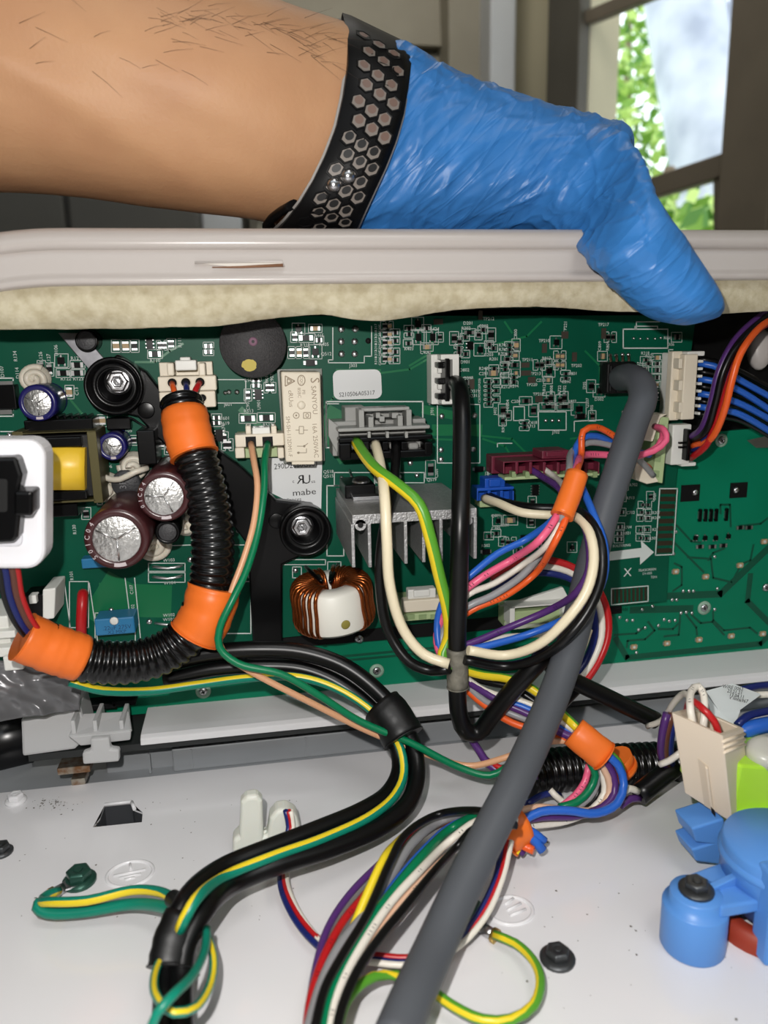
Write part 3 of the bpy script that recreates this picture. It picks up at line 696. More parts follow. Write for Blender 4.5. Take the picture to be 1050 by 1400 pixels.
LST = """r 56.5 501 7 12;r 68 505 7 14;s 84 493 14 14;r 106 499 16 8;r 87 510 16 8;r 106 510 16 8;c 95 536 8 14;c 159 473 9 13;c 172 473 9 13;r 184 473 8 13;i 205 470 10 14;r 219 472 6 9;r 225 472 6 9;r 234 470 8 10;r 212 484 16 8;c 140 575 9 12;r 183 602 8 9;r 220 606 9 11;r 231 614 8 11;
r 285 473 10 6;r 285 481 10 6;r 350 520 10 6;r 350 527 10 6;r 339 540 6 12;i 353 539 12 14;r 366 530 6 10;r 372 530 6 10;r 339 572 20 9;r 364 571 20 9;r 296 571 10 6;r 296 578 10 6;i 300 595 12 16;r 307 598 6 11;r 308 608 6 12;r 313.5 608 6 12;
s 408 450 13 12;c 431 449 14 7;r 403 461 7 10;r 418 462 20 8;r 436 465 9 7;r 399 482 7 12;c 409 482 7 12;r 418 482 7 12;s 431 481 14 15;d 424 496 18 8;
r 559 450 9 6;r 559 457 9 6;s 571.6 461 12 16;s 591 461 12 16;r 601 461 6 9;c 583.5 474.5 13 7;r 558 469.5 9 6;s 571 443 12 14;t 599 440 13 7;r 583 449 8 6;t 656.6 431 6 12;
r 620.7 462.6 8 14;r 628 467 6 9;r 627 476 8 6;r 627 482 8 6;r 641 454.7 15 6;r 635.5 461 8 6;r 636 484 8 6;i 641.7 472.5 11 11;r 654 458 6 9;r 660 451 9 6;r 671 458 9 15;r 668.5 471 8 6;s 656 478 12 13;r 674 476 8 6;c 674 510 15 9;r 675 504 9 6;
r 667.7 522 8 5;r 677.6 522 8 5;r 667.7 528 8 5;r 667.7 534 8 5;r 677.6 534 8 5;r 667.7 540 8 5;r 667.7 546 8 5;r 677.6 546 8 5;r 667.7 552 8 5;t 645 525 7 14;r 637 523 9 9;d 654 641 18 8;r 588.5 641.6 9 20;
c 705.5 472 7 13;r 696 472 8 5;r 696 478 8 5;r 696 484 8 5;r 693 491 12 6;c 704 486 7 9;r 690 499 8 5;r 703 499 12 7;t 718 499 12 7;r 690 505 8 5;c 705 510 8 6;t 719 510 15 7;t 726.6 519.5 11 9;r 691.4 521.5 9 6;r 702 522 8 6;r 702 516 8 5;
t 744 476 7 13;s 760 468 12 13;t 772 458 10 10;c 762 487 6 10;c 768.5 487 6 10;c 762 499 6 9;c 768.5 499 6 9;r 734 499 6 10;r 740.5 499 6 10;r 748 495.5 9 6;s 750 507 13 13;r 773 511 9 5;r 773 517 9 5;c 749 519.5 8 6;t 785 488 7 13;t 736.5 545.5 11 9;r 746 547.5 6 9;r 752.6 544.6 7 13;r 765 547 6 10;r 771 544 7 13;
r 718.7 548 13 7;r 687.5 561 8 13;r 687 575 6 10;r 694 568 6 9;r 729 561 8 13;r 749 556 20 6;r 771 556 20 6;s 791 559 16 13;d 792.7 569 18 8;r 809.5 568.6 6 10;r 716.7 578.5 9 5;r 716.7 584 9 5;
t 825 456 7 15;r 831 461 6 10;r 837.5 461 6 10;c 823.6 487 9 9;r 808 528 8 13;s 819 534 12 13;r 925 461 10 9;c 898 489 11 7;r 898 497 9 6;r 898 506 9 7;r 897.5 516 9 7;r 882 492 9 5;r 885.5 497 9 5;r 880 504 9 5;c 897 526 6 10;r 897 540 6 10;
s 680.5 711.6 10 10;c 696.6 711 18 9;i 731 669.5 12 16;r 727.5 685.6 7 10;r 686.7 740 6 9;r 668 732.7 9 6;r 678 729 9 6;r 694 741 6 9;r 700.5 741 6 9;i 715 735 11 9;r 726 714 7 10;d 664 753.7 16 8;r 708 752 8 6;r 742 744 8 7;r 757 730 7 9;s 782 748 9 10;
r 853 665 8 6;r 849.4 680.6 9 6;r 849 700 9 6;r 847 720 9 6;r 846 729 9 6;r 846 737 9 6;r 889 678.6 6 9;r 878 690 7 5;r 885 690 7 5;r 876.5 700 7 5;r 885 701 7 5;r 876 708 7 5;r 885 708 7 5;r 875 724 7 5;r 884 723.6 7 5;r 875 735 7 5;r 883 735.6 7 5;
r 118 702 8 12;r 250 693 8 10;r 236 700 7 10"""
for t in LST.replace('\n', '').split(';'):
    k, *q = t.split(); smd(k, *map(float, q))
for k in range(5):
    smd('r', 526, 446+11.2*k, 7, 9); smd('c', 532.5, 446+11.2*k, 6, 9)
for y in (455, 466, 481, 492): smd('r', 540, y, 9, 6)
# display board parts
for px, py in ((956, 704), (963.5, 704), (971, 704), (978, 703.6), (992, 703)): smd('d', px, py, 6, 20, db, DBY)
for px, py in ((950, 735), (963, 735), (977.5, 735), (995, 732.6)): smd('s', px, py, 10, 11, db, DBY)
for px, py in ((956, 747), (973, 747), (988, 745.5), (1011, 721), (1023, 721)): smd('r', px, py, 13, 6, db, DBY)
for px, py in ((923, 781), (964, 788), (1011, 772.5), (1044, 740), (866, 884), (911, 879), (955, 874), (999, 869), (1042, 866)): smd('l', px, py, 13, 8, db, DBY)
for x0, y0, x1, y1, cx, cy in ((930, 662, 957, 686, 950, 673), (997, 659, 1022, 681, 1006, 670)):
    p, q = B(x0, y1, DBY), B(x1, y0, DBY)
    o = obj('button_window', M().box((p.x, DBY-.3, p.z), (q.x, DBY+.2, q.z)), m_blackm, db)
    obj('solder_dot', M().lathe([(1.3, 0), (1.1, .5), (.5, .8), (0, .85)], B(cx, cy, DBY-.3), (0, -1, 0), 14), m_tin, o)
PADS = [(924, 727), (921, 757), (980.6, 804.6), (934, 808), (942, 808), (948, 808), (919, 820), (925, 820), (892, 828.5), (878, 833), (847, 844), (857, 848), (865, 848), (873, 861), (882, 858), (900, 855), (908, 847), (915, 849), (923, 848), (931, 838), (938, 837), (946, 838), (977, 833), (953, 733), (977, 761), (870, 892), (811, 880)]
pm2 = M()
for x, y in PADS: pm2.lathe([(.75, 0), (.6, .35), (0, .5)], B(x, y, DBY), (0, -1, 0), 8)
obj('solder_pads', pm2, m_tin, db, kind='stuff')
def tr2(*pts, w=.9): strip(TR2, pts, w, DBY)
tr2((1050, 750), (985, 812), (915, 815), w=3); tr2((1055, 855), (1022, 822), (1026, 786), w=2.4); tr2((842, 873), (857, 899), (1040, 880), (1050, 870), w=2.4)
tr2((1050, 708), (1040, 716), (1012, 719)); tr2((925, 718), (945, 740), (958, 742)); tr2((922, 742), (962, 782)); tr2((940, 762), (972, 764), (975, 790), (1000, 796), (1010, 778))
tr2((1030, 745), (1026, 766), (1012, 772)); tr2((922, 770), (932, 775), (932, 800), (920, 808)); tr2((864, 834), (945, 832), w=3); tr2((930, 840), (928, 868), (908, 870)); tr2((938, 840), (952, 858), (953, 868))
tr2((945, 840), (958, 852), (974, 850), (990, 868)); tr2((975, 836), (975, 848), (990, 862), (1025, 858), (1035, 866)); tr2((857, 885), (858, 876), (882, 874), (895, 862), (886, 850)); tr2((840, 868), (870, 866), (880, 858))
tr2((900, 860), (920, 860), (930, 850)); tr2((420, 902), (600, 885), w=1); tr2((420, 908), (600, 891), w=1); tr2((300, 985), (600, 955), w=1); tr2((985, 702), (985, 690), (998, 690), (999, 720)); tr2((968, 766), (975, 756), (990, 750))
obj('traces', TR2, m_trace2, db, kind='stuff', normals=False)
# screws: cross-head
def cross_screw(px, py, r, y, parent, label=None, mt=None, ring=None):
    c = B(px, py, y); m = M(); m.lathe([(r, 0), (r*.95, r*.28), (r*.6, r*.5), (r*.3, r*.54), (r*.22, r*.2), (0, r*.2)], c, (0, -1, 0), 16)
    for a in (0.4, 0.4+math.pi/2):
        d = V((math.cos(a), 0, math.sin(a))); e = V((-d.z, 0, d.x)); q = c+V((0, -r*.56, 0))
        m.add([q-d*r*.5-e*r*.09, q+d*r*.5-e*r*.09, q+d*r*.5+e*r*.09, q-d*r*.5+e*r*.09], [(0, 1, 2, 3)], 1)
    o = obj('cross_screw', m, [mt or m_steel, m_hole], parent, label=label)
    if ring: obj('washer_ring', M().lathe([(ring, 0), (ring, .25), (r, .3)], c, (0, -1, 0), 20), mat('pale_ring', (150, 180, 160), .5), o)
for x, y, g in ((962.6, 831, 2.9), (1047, 803, None), (986, 602, 2.6), (515, 917, 2.8), (278, 945, 2.8)): cross_screw(x, y, 1.7, DBY, db, None, None, g)
obj('spring_clip', M().prism([B(1022, 602, 4), B(1060, 594, 4), B(1060, 612, 4), B(1034, 612, 4)], (0, .6, 0)), m_tin, db)
cross_screw(393, 862, 2.0, 2.4, con); cross_screw(491, 873, 1.7, 2.4, con)
# ---- silkscreen drawing
for x0, y0, x1, y1 in ((297, 466, 331, 551), ): pass
for s, x, y, r in (('R126', 56, 488, 90), ('R127', 67, 491, 90), ('U106', 77, 479, 90), ('R121', 104, 490, 0), ('R122', 90, 518, 0), ('R123', 107, 518, 0), ('C13', 105, 535, 90), ('R134', 21, 487, 90), ('D107', 3, 508, 90), ('D114', 24, 510, 90), ('R110', 212, 493, 0), ('R111', 246, 468, 90),
    ('J601', 312, 553, 0), ('R513', 340, 562, 0), ('R512', 366, 581, 0), ('C903', 339, 554, 90), ('U901', 354, 553, 90), ('R903', 341, 520, 0), ('C601', 307, 572, 0), ('R619', 307, 579, 0), ('C901', 365, 520, 90), ('C902', 372, 518, 90), ('R674', 306, 587, 90), ('Q512', 446, 484, 0), ('R405', 443, 471, 0), ('R310', 417, 472, 0), ('R415', 436, 459, 0), ('J303', 483, 500, 0), ('Q518', 449, 645, 0), ('Q515', 449, 651, 0), ('C406', 581, 482, 0), ('R403', 559, 477, 0), ('R424', 594, 450, 0), ('TP212', 668, 436, 0), ('D201', 640, 442, 0), ('R202', 637, 449, 0), ('C202', 661, 446, 0), ('C203', 668, 485, 0), ('R201', 675, 491, 0), ('D901', 636, 495, 0), ('D802', 635, 506, 0), ('R242', 661, 504, 0), ('C291', 661, 511, 0), ('Q308', 640, 517, 0), ('D319', 649, 535, 0), ('Q311', 649, 541, 0), ('J701', 591, 562, 90), ('C501', 597, 647, 90), ('Q519', 590, 656, 0), ('J304', 668, 647, 0),
    ('TP210', 744, 466, 0), ('TP211', 721, 492, 0), ('TP213', 732, 511, 0), ('TP220', 727, 526, 0), ('TP202', 788, 500, 0), ('TP217', 825, 444, 0), ('TP221', 773, 447, 90), ('R212', 691, 529, 0), ('R214', 703, 528, 0), ('R812', 747, 490, 0), ('C210', 739, 520, 0), ('C218', 774, 522, 0), ('R801', 783, 511, 0), ('C800', 705, 457, 90), ('R702', 688, 472, 0), ('R703', 688, 478, 0), ('R704', 687, 484, 0), ('R811', 690, 516, 0), ('R817', 690, 511, 0), ('TP218', 736, 539, 0), ('R722', 765, 533, 90), ('R702', 772, 533, 90), ('R812', 744, 532, 90), ('R808', 754, 533, 90), ('C208', 705, 549, 0), ('C204', 694, 553, 90), ('R900', 688, 585, 90), ('J702', 760, 591, 0), ('J402', 677, 562, 90), ('R802', 782, 549, 0), ('C418', 728, 578, 0), ('R713', 726, 583, 0), ('D302', 819, 546, 0), ('J305', 799, 527, 90), ('C805', 809, 560, 90), ('R809', 831, 473, 90), ('C809', 820, 473, 90), ('Q207', 803, 551, 90),
    ('W103', 231, 766, 0), ('W104', 232, 797, 0), ('W102', 231, 841, 0), ('W101', 231, 847, 0), ('C107', 180, 806, 90), ('R130', 102, 724, 90), ('R101', 98, 787, 90), ('L102', 182, 832, 90), ('L101', 263, 733, 90), ('C126', 325, 722, 90), ('Q105', 173, 589, 0), ('C106', 146, 638, 0),
    ('R702', 866, 663, 0), ('R713', 862, 681, 0), ('C702', 862, 701, 0), ('R704', 858, 721, 0), ('R821', 857, 729, 0), ('D20', 895, 679, 90), ('R208', 897, 701, 0), ('R209', 897, 708, 0), ('R211', 897, 724, 0), ('R305', 893, 736, 0), ('Q801', 678, 705, 0), ('R600', 690, 718, 0), ('R805', 913, 462, 0), ('J307', 873, 500, 90), ('R218', 882, 483, 0), ('R225', 888, 487, 0), ('C307', 911, 490, 0), ('C308', 910, 497, 0), ('R310', 910, 506, 0), ('R311', 910, 516, 0), ('J306', 917, 471, 0), ('C305', 678, 722, 0), ('R502', 664, 746, 0)):
    stext(s, x, y, 4.6, r)
for k in range(6): stext('R317R318'[k % 2*4:k % 2*4+4], 514, 448+9*k, 3.6, 90); stext(('C305', 'C306')[k % 2], 519.5, 449+9*k, 3.6, 90)
for k in range(4): stext(('R205', 'C207')[k % 2], 655.5, 522+8*k, 3.4, 90)
# outlines
sline((455, 448), (455, 492), (449, 492), (449, 496), (498, 496), (498, 487), (508, 487), (508, 446)); srect(446, 549, 578, 612, .45); sline((446, 612), (446, 552), (463, 552)); 
srect(587, 480, 588, 553, .3); sline((588, 482), (586, 482)); srect(598, 553, 656, 633, .32); srect(457, 646, 512, 664, .32); srect(514, 646, 580, 660, .32)
srect(295, 519, 336, 551); srect(736, 563, 774, 588); sline((785, 590), (785, 576), (824, 574)); sline((667, 655), (667, 622)); srect(852, 450, 913, 476, .4); sline((868, 450), (868, 446), (899, 446), (899, 450)); sline((870, 450), (870, 440), (902, 440))
sline((914, 478), (914, 572)); sline((914, 478), (920, 478)); srect(203, 770, 253, 781, .3); srect(203, 783, 253, 796, .3)
sline((122, 797), (134, 880)); sline((171, 790), (177, 838)); sline((184, 790), (192, 872)); srect(95, 795, 121, 858, .3); sline((88, 795), (97, 865)); srect(273, 795, 343, 866, .4); sline((272, 620), (318, 720)); sline((317, 745), (337, 745), (340, 790))
sline((200, 747), (262, 745)); srect(130, 838, 185, 878, .3); srect(447, 664, 470, 760, .4); srect(590, 700, 600, 720, .3); sline((1, 590), (24, 590), (25, 610)); srect(-4, 517, 18, 569, .4); srect(709-7, 556, 717, 575, .3); sline((680, 611), (680, 606), (700, 606)); srect(375, 765, 445, 772, .3)
srect(400, 775, 412, 790, .3); srect(448, 768, 466, 785, .3); srect(133, 570, 140, 690, .3)
# white arrow and edge contact fields
m = M(); pts = [(829, 755), (877, 749), (876, 739), (894, 755), (875, 772), (875, 761.5), (829, 767)]
m.add([B(x, y, 0)+V((0, -.06, 0)) for x, y in pts], [tuple(range(7))]); o = obj('arrow_print', m, m_silk, mb, label='printed white arrow', normals=False)
def contacts(P, n, vert, mb_=mb):
    (ax, ay), (bx, by), (cx, cy), (dx, dy) = P
    strip(SK, P, .4, 0, True)
    for i in range(n):
        u0, u1 = (i+.12)/n, (i+.72)/n
        L = lambda a, b, t: (a[0]+(b[0]-a[0])*t, a[1]+(b[1]-a[1])*t)
        if vert: q = [L(L(P[0], P[3], u0), L(P[1], P[2], u0), .08), L(L(P[0], P[3], u0), L(P[1], P[2], u0), .92), L(L(P[0], P[3], u1), L(P[1], P[2], u1), .92), L(L(P[0], P[3], u1), L(P[1], P[2], u1), .08)]
        else: q = [L(L(P[0], P[1], u0), L(P[3], P[2], u0), .08), L(L(P[0], P[1], u1), L(P[3], P[2], u1), .08), L(L(P[0], P[1], u1), L(P[3], P[2], u1), .92), L(L(P[0], P[1], u0), L(P[3], P[2], u0), .92)]
        mm = M(); mm.prism([B(x, y, -.12) for x, y in q], (0, .12, 0)); obj('contact', mm, mat('contact_brown', (66, 58, 44), .4, .6), mb)
contacts([(902, 668), (926, 668), (920, 758), (896, 759)], 9, True); contacts([(836, 805), (886, 801), (886, 822), (836, 827)], 9, False)
stext('X', 858, 783, 14); stext('SOLDERING', 850, 746, 4); stext('T: 0255', 850, 833, 4.5); stext('T: 0255', 850, 833, 4.5); stext('SILKSCREEN', 885, 779, 4); stext('LV-005', 885, 784, 4); stext('TDI1', 894, 789, 4)
# copper under the mask
for t in (((520, 510), (560, 505), (590, 488), (590, 460)), ((440, 560), (455, 545), (470, 515)), ((600, 590), (700, 600), (720, 620)), ((580, 600), (640, 602)), ((250, 470), (232, 480), (212, 495), (185, 495)), ((120, 575), (95, 545), (80, 530)), ((680, 470), (720, 460), (740, 440)), ((700, 455), (690, 440)), ((660, 600), (690, 610), (700, 625)), ((520, 506), (460, 506)), ((560, 500), (583, 486)), ((780, 600), (850, 590)), ((800, 480), (820, 500), (820, 520))):
    trace(*t, w=.7)
trace((595, 588), (655, 588), w=4); trace((458, 565), (445, 590), w=6); trace((160, 800), (135, 840), w=10); trace((150, 820), (220, 822), w=12); trace((580, 560), (640, 572), w=3); trace((330, 560), (385, 610), w=2); trace((455, 600), (470, 625), w=5)
obj('silkscreen', SK, m_silk, mb, kind='stuff', normals=False, label='white printed lines and part numbers'); obj('traces', TRC, m_trace, mb, kind='stuff', normals=False)
# solder joints in view
sj = M()
for x, y, r in [(466.6, 450, 4.6), (485.7, 450, 4.6), (466.6, 467, 4.6), (485, 467, 4.6), (467, 484, 4.6), (485, 484, 4.6), (604, 569, 4), (649, 568, 4), (603, 615, 4), (647, 614, 4), (603, 628, 4), (308, 537, 3), (313, 536, 3.5), (324, 536, 3.5), (746, 575, 2.8), (755, 575, 2.8), (764, 575, 2.8), (866, 462.5, 2.2), (875, 463, 2), (885, 463, 2), (895, 463, 2), (903, 462, 2.2), (13, 595, 3.5), (152, 834, 3.5), (467, 653, 3), (561, 633, 4), (546, 652, 3.5), (570, 650, 3.5), (834, 486, 3), (842, 486, 3), (851, 485, 3), (859, 485, 3), (404, 780, 4), (456, 775, 4), (815, 808, 4), (819, 799, 3), (260, 765, 4), (204, 850, 4), (852, 563, 3)]:
    sj.lathe([(r*.27, 0), (r*.25, .25), (r*.15, .55), (0, .7)], B(x, y, 0), (0, -1, 0), 12)
obj('solder_joints', sj, m_tin, mb, kind='stuff')
m = M(); m.lathe([(1.0, 0.02), (0, .03)], B(503.5, 466, 0), (0, -1, 0), 14); m.lathe([(.8, .02), (0, .03)], B(878, 425, 0), (0, -1, 0), 14); obj('drill_hole', m, m_hole, mb)
# ================================================================ large parts soldered to the dark board
m_copper = mat('copper_enamel', (150, 78, 36), 0.25, 0.85); m_alu = mat('cast_aluminium', (168, 168, 168), 0.45, 0.75, var=.12, vscale=900, bump=.5, bscale=1600)
m_foil = mat('capacitor_top', (190, 190, 188), 0.35, 0.9, var=.12, vscale=500, bump=.5, bscale=900)
m_brown = mat('brown_sleeve', (62, 30, 32), 0.28, spec=.6); m_blue = mat('blue_sleeve', (30, 28, 92), 0.28, spec=.6)
m_print = mat('pale_print', (190, 180, 182), .6); m_glue = mat('white_glue', (214, 206, 190), .4, sss=.1)
def pxr(px, py, h): return (B(px, py, -h)-CP).dot(_f)/FPX          # mm per pixel there
def ecap(cx, cy, rp, h, sleeve, label, ang=0.5, txt=None, top=.74, dark=False):
    k = pxr(cx, cy, h); c = B(cx, cy, -h); base = V((c.x, 0, c.z)); R = rp*k; t = R*top
    m = M(); m.lathe([(R*1.0, 0), (R, h*.08), (R*.95, h*.1), (R*.95, h*.14), (R, h*.17), (R, h-R*.1), (R*.96, h-R*.03), (R*.88, h), (t*1.02, h), (t, h-.25), (0, h-.25)], base, (0, -1, 0), 36)
    o = obj('electrolytic_capacitor', m, sleeve, mb, label=label)
    d = M(); d.lathe([(t, h-.3), (t, h-.12), (t*.97, h-.05), (0, h-.05)], base, (0, -1, 0), 32)
    q = obj('metal_top' if not dark else 'top_disc', d, m_dgrey if dark else m_foil, o)
    if dark: return o
    v = M()
    for i in range(3):
        a = ang+i*2.094; dr = V((math.cos(a), 0, math.sin(a)))
        v.tube([base+V((0, -h+.02, 0)), base+dr*t*.93+V((0, -h+.02, 0))], R*.025+.08, 6)
    obj('vent_groove', v, m_tin, q)
    s = M(); a0 = -1.75
    for i in range(8):
        a, b = a0+i*.055, a0+(i+1)*.055; y = -h-.03
        f = lambda aa, rr: base+V((math.cos(aa)*rr, y, math.sin(aa)*rr))
        s.add([f(a, t*1.05), f(b, t*1.05), f(b, R*.9), f(a, R*.9)], [(0, 1, 2, 3)])
    if txt:
        for i, ch in enumerate(txt):
            a = 2.5+i*.26; p = base+V((math.cos(a), 0, math.sin(a)))*R*.875+V((0, -h-.03, 0))
            text_on(s, ch, p, R*.16, V((-math.sin(a), 0, math.cos(a)))*-1, V((math.cos(a), 0, math.sin(a))))
    obj('sleeve_print', s, m_print, o, normals=False); return o
ecap(159.5, 737.5, 43.5, 37, m_brown, 'largest brown electrolytic capacitor', -1.55, '40C105')
ecap(224, 679, 35.5, 35, m_brown, 'second brown electrolytic capacitor', 0.95, '40C10')
ecap(51, 551, 25, 15, m_blue, 'dark blue electrolytic capacitor', .55, None, .72)
ecap(153, 611, 19, 13, m_blue, 'smaller dark blue electrolytic capacitor', .2, None, .68)
ecap(229, 728, 17, 26, m_black, 'small black capacitor', .4, None, .7, True)
ecap(118, 466, 15, 8, m_black, 'low black capacitor under the paper', 2, None, .8, True)
m = M(); c = B(172, 662, -9); m.lathe([(4.6, 0), (4.6, 8.4), (4.2, 9), (0, 9)], (c.x, 0, c.z), (0, -1, 0), 28); o = obj('round_inductor', m, m_dgrey, mb, label='dark grey round inductor')
m = M(); text_on(m, '3R9', B(168, 659, -9)+V((0, -.1, 0)), 2.2, V((0, 0, 1)), V((-1, 0, 0))); obj('inductor_print', m, mat('inductor_ink', (120, 120, 122), .6), o, normals=False)
def glue(px, py, rp, h, seed):
    r_ = random.Random(seed); c = B(px, py, -h); R = rp*pxr(px, py, h); pts = []
    for i in range(46):
        t = i/45; a = t*4*math.pi+seed; rr = R*(1-.8*t)
        pts.append(V((c.x+math.cos(a)*rr, -h*.55-t*h*.5, c.z+math.sin(a)*rr*.92)))
    m = M(); m.tube(pts, lambda t: R*.23, 10); m.lathe([(R*1.0, 0), (R*1.05, h*.4), (R*.6, h*.8), (0, h)], (c.x, 0, c.z), (0, -1, 0), 20)
    obj('glue_blob', m, m_glue, mb)
for q in ((45, 519, 19, 6, 1), (143, 669, 20, 7, 2), (180, 640, 19, 9, 3), (210, 746, 22, 5, 4), (254, 716, 20, 6, 5)): glue(*q)
obj('glue_thread', M().tube(spline([B(138, 650, -9), B(150, 655, -10), B(165, 655, -12), B(185, 645, -13), B(202, 640, -11)], 2), 1.0, 8), m_glue, mb)
# transformer
tf = obj('transformer', M().box(*bb(30, 593, 130, 684, 17)), mat('ferrite', (16, 16, 16), .4), mb, bevel=.5, label='transformer with yellow winding tape')
m = M(); x0, y0, x1, y1 = 28, 590, 131, 688
for a in ((x0, y0, x1, y0+2.5), (x0, y1-2.5, x1, y1), (x0, y0, x0+2.5, y1), (x1-2.5, y0, x1, y1)): m.box(*bb(*a, 18.5, 3))
obj('core_clamp', m, mat('brass_tape', (84, 78, 46), .45, .4), tf, bevel=.2)
m = M(); rs = []
for t in np.linspace(0, 1, 9):
    bulge = math.sin(t*math.pi)*1.6; x = 50+t*66
    a, b = B(x, 613, -20-bulge), B(x, 670, -20-bulge); rs.append([a+V((0, 6, 0)), a, a+(b-a)*.5+V((0, -.8, 0)), b, b+V((0, 6, 0))])
m.rings(rs, 0, True, True, True); obj('yellow_tape', m, mat('yellow_tape', (226, 186, 50), .35, var=.05, vscale=100, bump=.15, bscale=300), tf)
m = M(); m.box(*bb(34, 572, 126, 594, 12)); m.box(*bb(50, 597, 110, 613, 20)); m.box(*bb(55, 670, 118, 686, 20)); m.box(*bb(62, 688, 105, 708, 12))
for i in range(9): m.box(*bb(36+i*10, 568, 40+i*10, 574, 10))
obj('bobbin', m, m_black, tf, bevel=.4)
obj('upright_transistor', M().box(*bb(190, 588, 211, 636, 15)), m_black, mb, bevel=.4)
obj('chip_package', M().box(*bb(146, 571, 178, 588, 4)), m_black, mb, bevel=.3)
m = M(); m.box(*bb(-8, 526, 19, 560, 5)); o = obj('power_transistor', m, m_black, mb, bevel=.3); obj('metal_tab', M().box(*bb(-8, 521, 17, 527, 2)), m_tin, o); obj('metal_tab', M().box(*bb(-8, 560, 16, 567, 2)), m_tin, o)
# buzzer
k = pxr(346, 471, 11); c = B(346, 471, -11); bz = M(); R = 45.5*k
bz.lathe([(R, 0), (R, 10.3), (R*.97, 11), (0, 11)], (c.x, 0, c.z), (0, -1, 0), 48)
o = obj('buzzer', bz, mat('buzzer_grey', (58, 57, 58), .6, var=.18, vscale=1500, bump=.4, bscale=2000), mb, label='round dark grey buzzer with yellow paint dab')
obj('sound_hole', M().lathe([(1.4, 10.9), (1.4, 11.05), (1.0, 11.05), (0, 10.95)], (B(346, 467, -11).x, 0, B(346, 467, -11).z), (0, -1, 0), 18), mat('hole_pink', (120, 84, 104), .6), o)
r_ = random.Random(3); c2 = B(341, 499, -11); obj('paint_dab', M().add([c2+V((math.cos(a)*2.6*r_.uniform(.8, 1.05), -.06, math.sin(a)*2.0*r_.uniform(.8, 1.05))) for a in np.linspace(0, 6.28, 20, endpoint=False)], [tuple(range(20))]), mat('yellow_paint', (196, 178, 84), .6), o, normals=False)
# relay
pts = [(384, 508), (438, 508.5), (441, 631), (390.5, 632)]
rl = obj('relay', pp_(M(), pts, 16), mat('relay_cream', (222, 212, 192), .45), mb, bevel=.5, label='cream relay box with brown print')
obj('relay_base', pp_(M(), [(379, 505), (440, 504), (444, 630), (388, 634)], 4), mat('relay_base', (120, 124, 116), .3), rl)
obj('relay_lip', pp_(M(), [(399, 630), (430, 629.5), (430, 635), (399, 635.5)], 15.5), mat('relay_cream', (222, 212, 192), .45), rl, bevel=.2)
PR = M(); yP = V((0, -.05, 0))
def rt(s, px, py, hp, sx=1.0): text_on(PR, s, B(px, py, -16)+yP, hp*pxr(px, py, 16), V((.02, 0, -1)), V((1, 0, .02)), 0, sx)
rt('SANYOU', 429.5, 547, 7.2); rt('16A 250VAC', 431, 602, 6.6); rt('SM-SH-112DM1-F', 395, 597, 5.6); rt('cRUus', 397.5, 545, 6.5); rt('PII', 415, 536, 4.5); rt('85BC', 409, 537, 4.5); rt('S', 430, 520, 13)
def rl_line(pts, w=.22, h=16): 
    P = [B(a, b, -h)+yP for a, b in pts]
    for a, b in zip(P, P[1:]):
        d = (b-a).normalized(); s = V((-d.z, 0, d.x))*w*.5; PR.add([a-s, b-s, b+s, a+s], [(0, 1, 2, 3)])
rl_line([(390, 514), (390, 528), (403, 521), (390, 514)], .35); rl_line([(393, 517.5), (393, 524.5), (399, 521), (393, 517.5)], .3)
circ = lambda x, y, rx, ry, n=20: [(x+rx*math.cos(6.2832*i/n), y+ry*math.sin(6.2832*i/n)) for i in range(n+1)]
rl_line(circ(412, 520, 5, 7), .3); rt('CQC', 412, 520, 4); rl_line(circ(405, 568, 4, 4), .25); rl_line(circ(405, 568, .8, .8), .3)
rl_line([(415, 564), (424.5, 564), (424.5, 572), (415, 572), (415, 564)], .25); rl_line(circ(420, 568, 2, 2.5), .25)
rl_line([(404, 588), (409, 588)]); rl_line([(415, 588), (421, 588)]); rl_line([(409, 583), (415, 583), (415, 593), (409, 593), (409, 583)])
rl_line([(406, 610), (416, 610), (421, 606)]); rl_line([(406, 619), (419, 619), (419, 613)]); rl_line(circ(408, 619, 1.2, 1.2)); rl_line(circ(416, 610, 1.2, 1.2))
obj('relay_print', PR, mat('relay_ink', (150, 134, 112), .6), rl, normals=False)
obj('vent_dome', M().lathe([(1.4, -.1), (1.2, .25), (.6, .4), (0, .42)], B(412, 554, -16), (0, -1, 0), 16), mat('relay_cream', (222, 212, 192), .45), rl)
# stickers
def sticker(pts, name, label, texts, lift=.15, parent=mb):
    P = [B(x, y, 0) for x, y in pts]; m = M(); m.prism([p+V((0, -lift, 0)) for p in P], (0, lift-.02, 0)); o = obj(name, m, mat('sticker_white', (224, 226, 226), .55), parent, label=label)
    t = M()
    for s, x, y, hp, sx in texts: text_on(t, s, B(x, y, 0)+V((0, -lift-.04, 0)), hp*.255, XR_*(-1 if sx < 0 else 1)+V((0, 0, .03)), ZU_, 0, abs(sx))
    obj('sticker_print', t, mat('black_ink', (18, 18, 18), .6), o, normals=False); return o
rr = []
for cx, cy, a0 in ((513, 536, 0), (465, 537.5, 90), (464, 515, 180), (512, 514, 270)):
    rr += [(cx+9*math.cos(math.radians(a0+k*22.5)), cy+9*math.sin(math.radians(a0+k*22.5))) for k in range(5)]
sticker(rr, 'serial_sticker', 'white rounded serial number sticker', [('S210506A05317', 488, 538.5, 6.2, .88)])
so = sticker([(367, 626), (440.5, 626), (439, 699), (404, 690), (367, 672)], 'approval_sticker', 'white maker sticker with approval mark', [('290D2660G001', 405, 636, 8, .86), ('c', 401, 658, 5, 1), ('R', 411, 656, 13, -1), ('U', 419, 656, 13, 1), ('us', 428, 658, 5, 1), ('mabe', 416, 673, 9, 1.25), ('Appliances', 396, 683.5, 5.5, 1)])
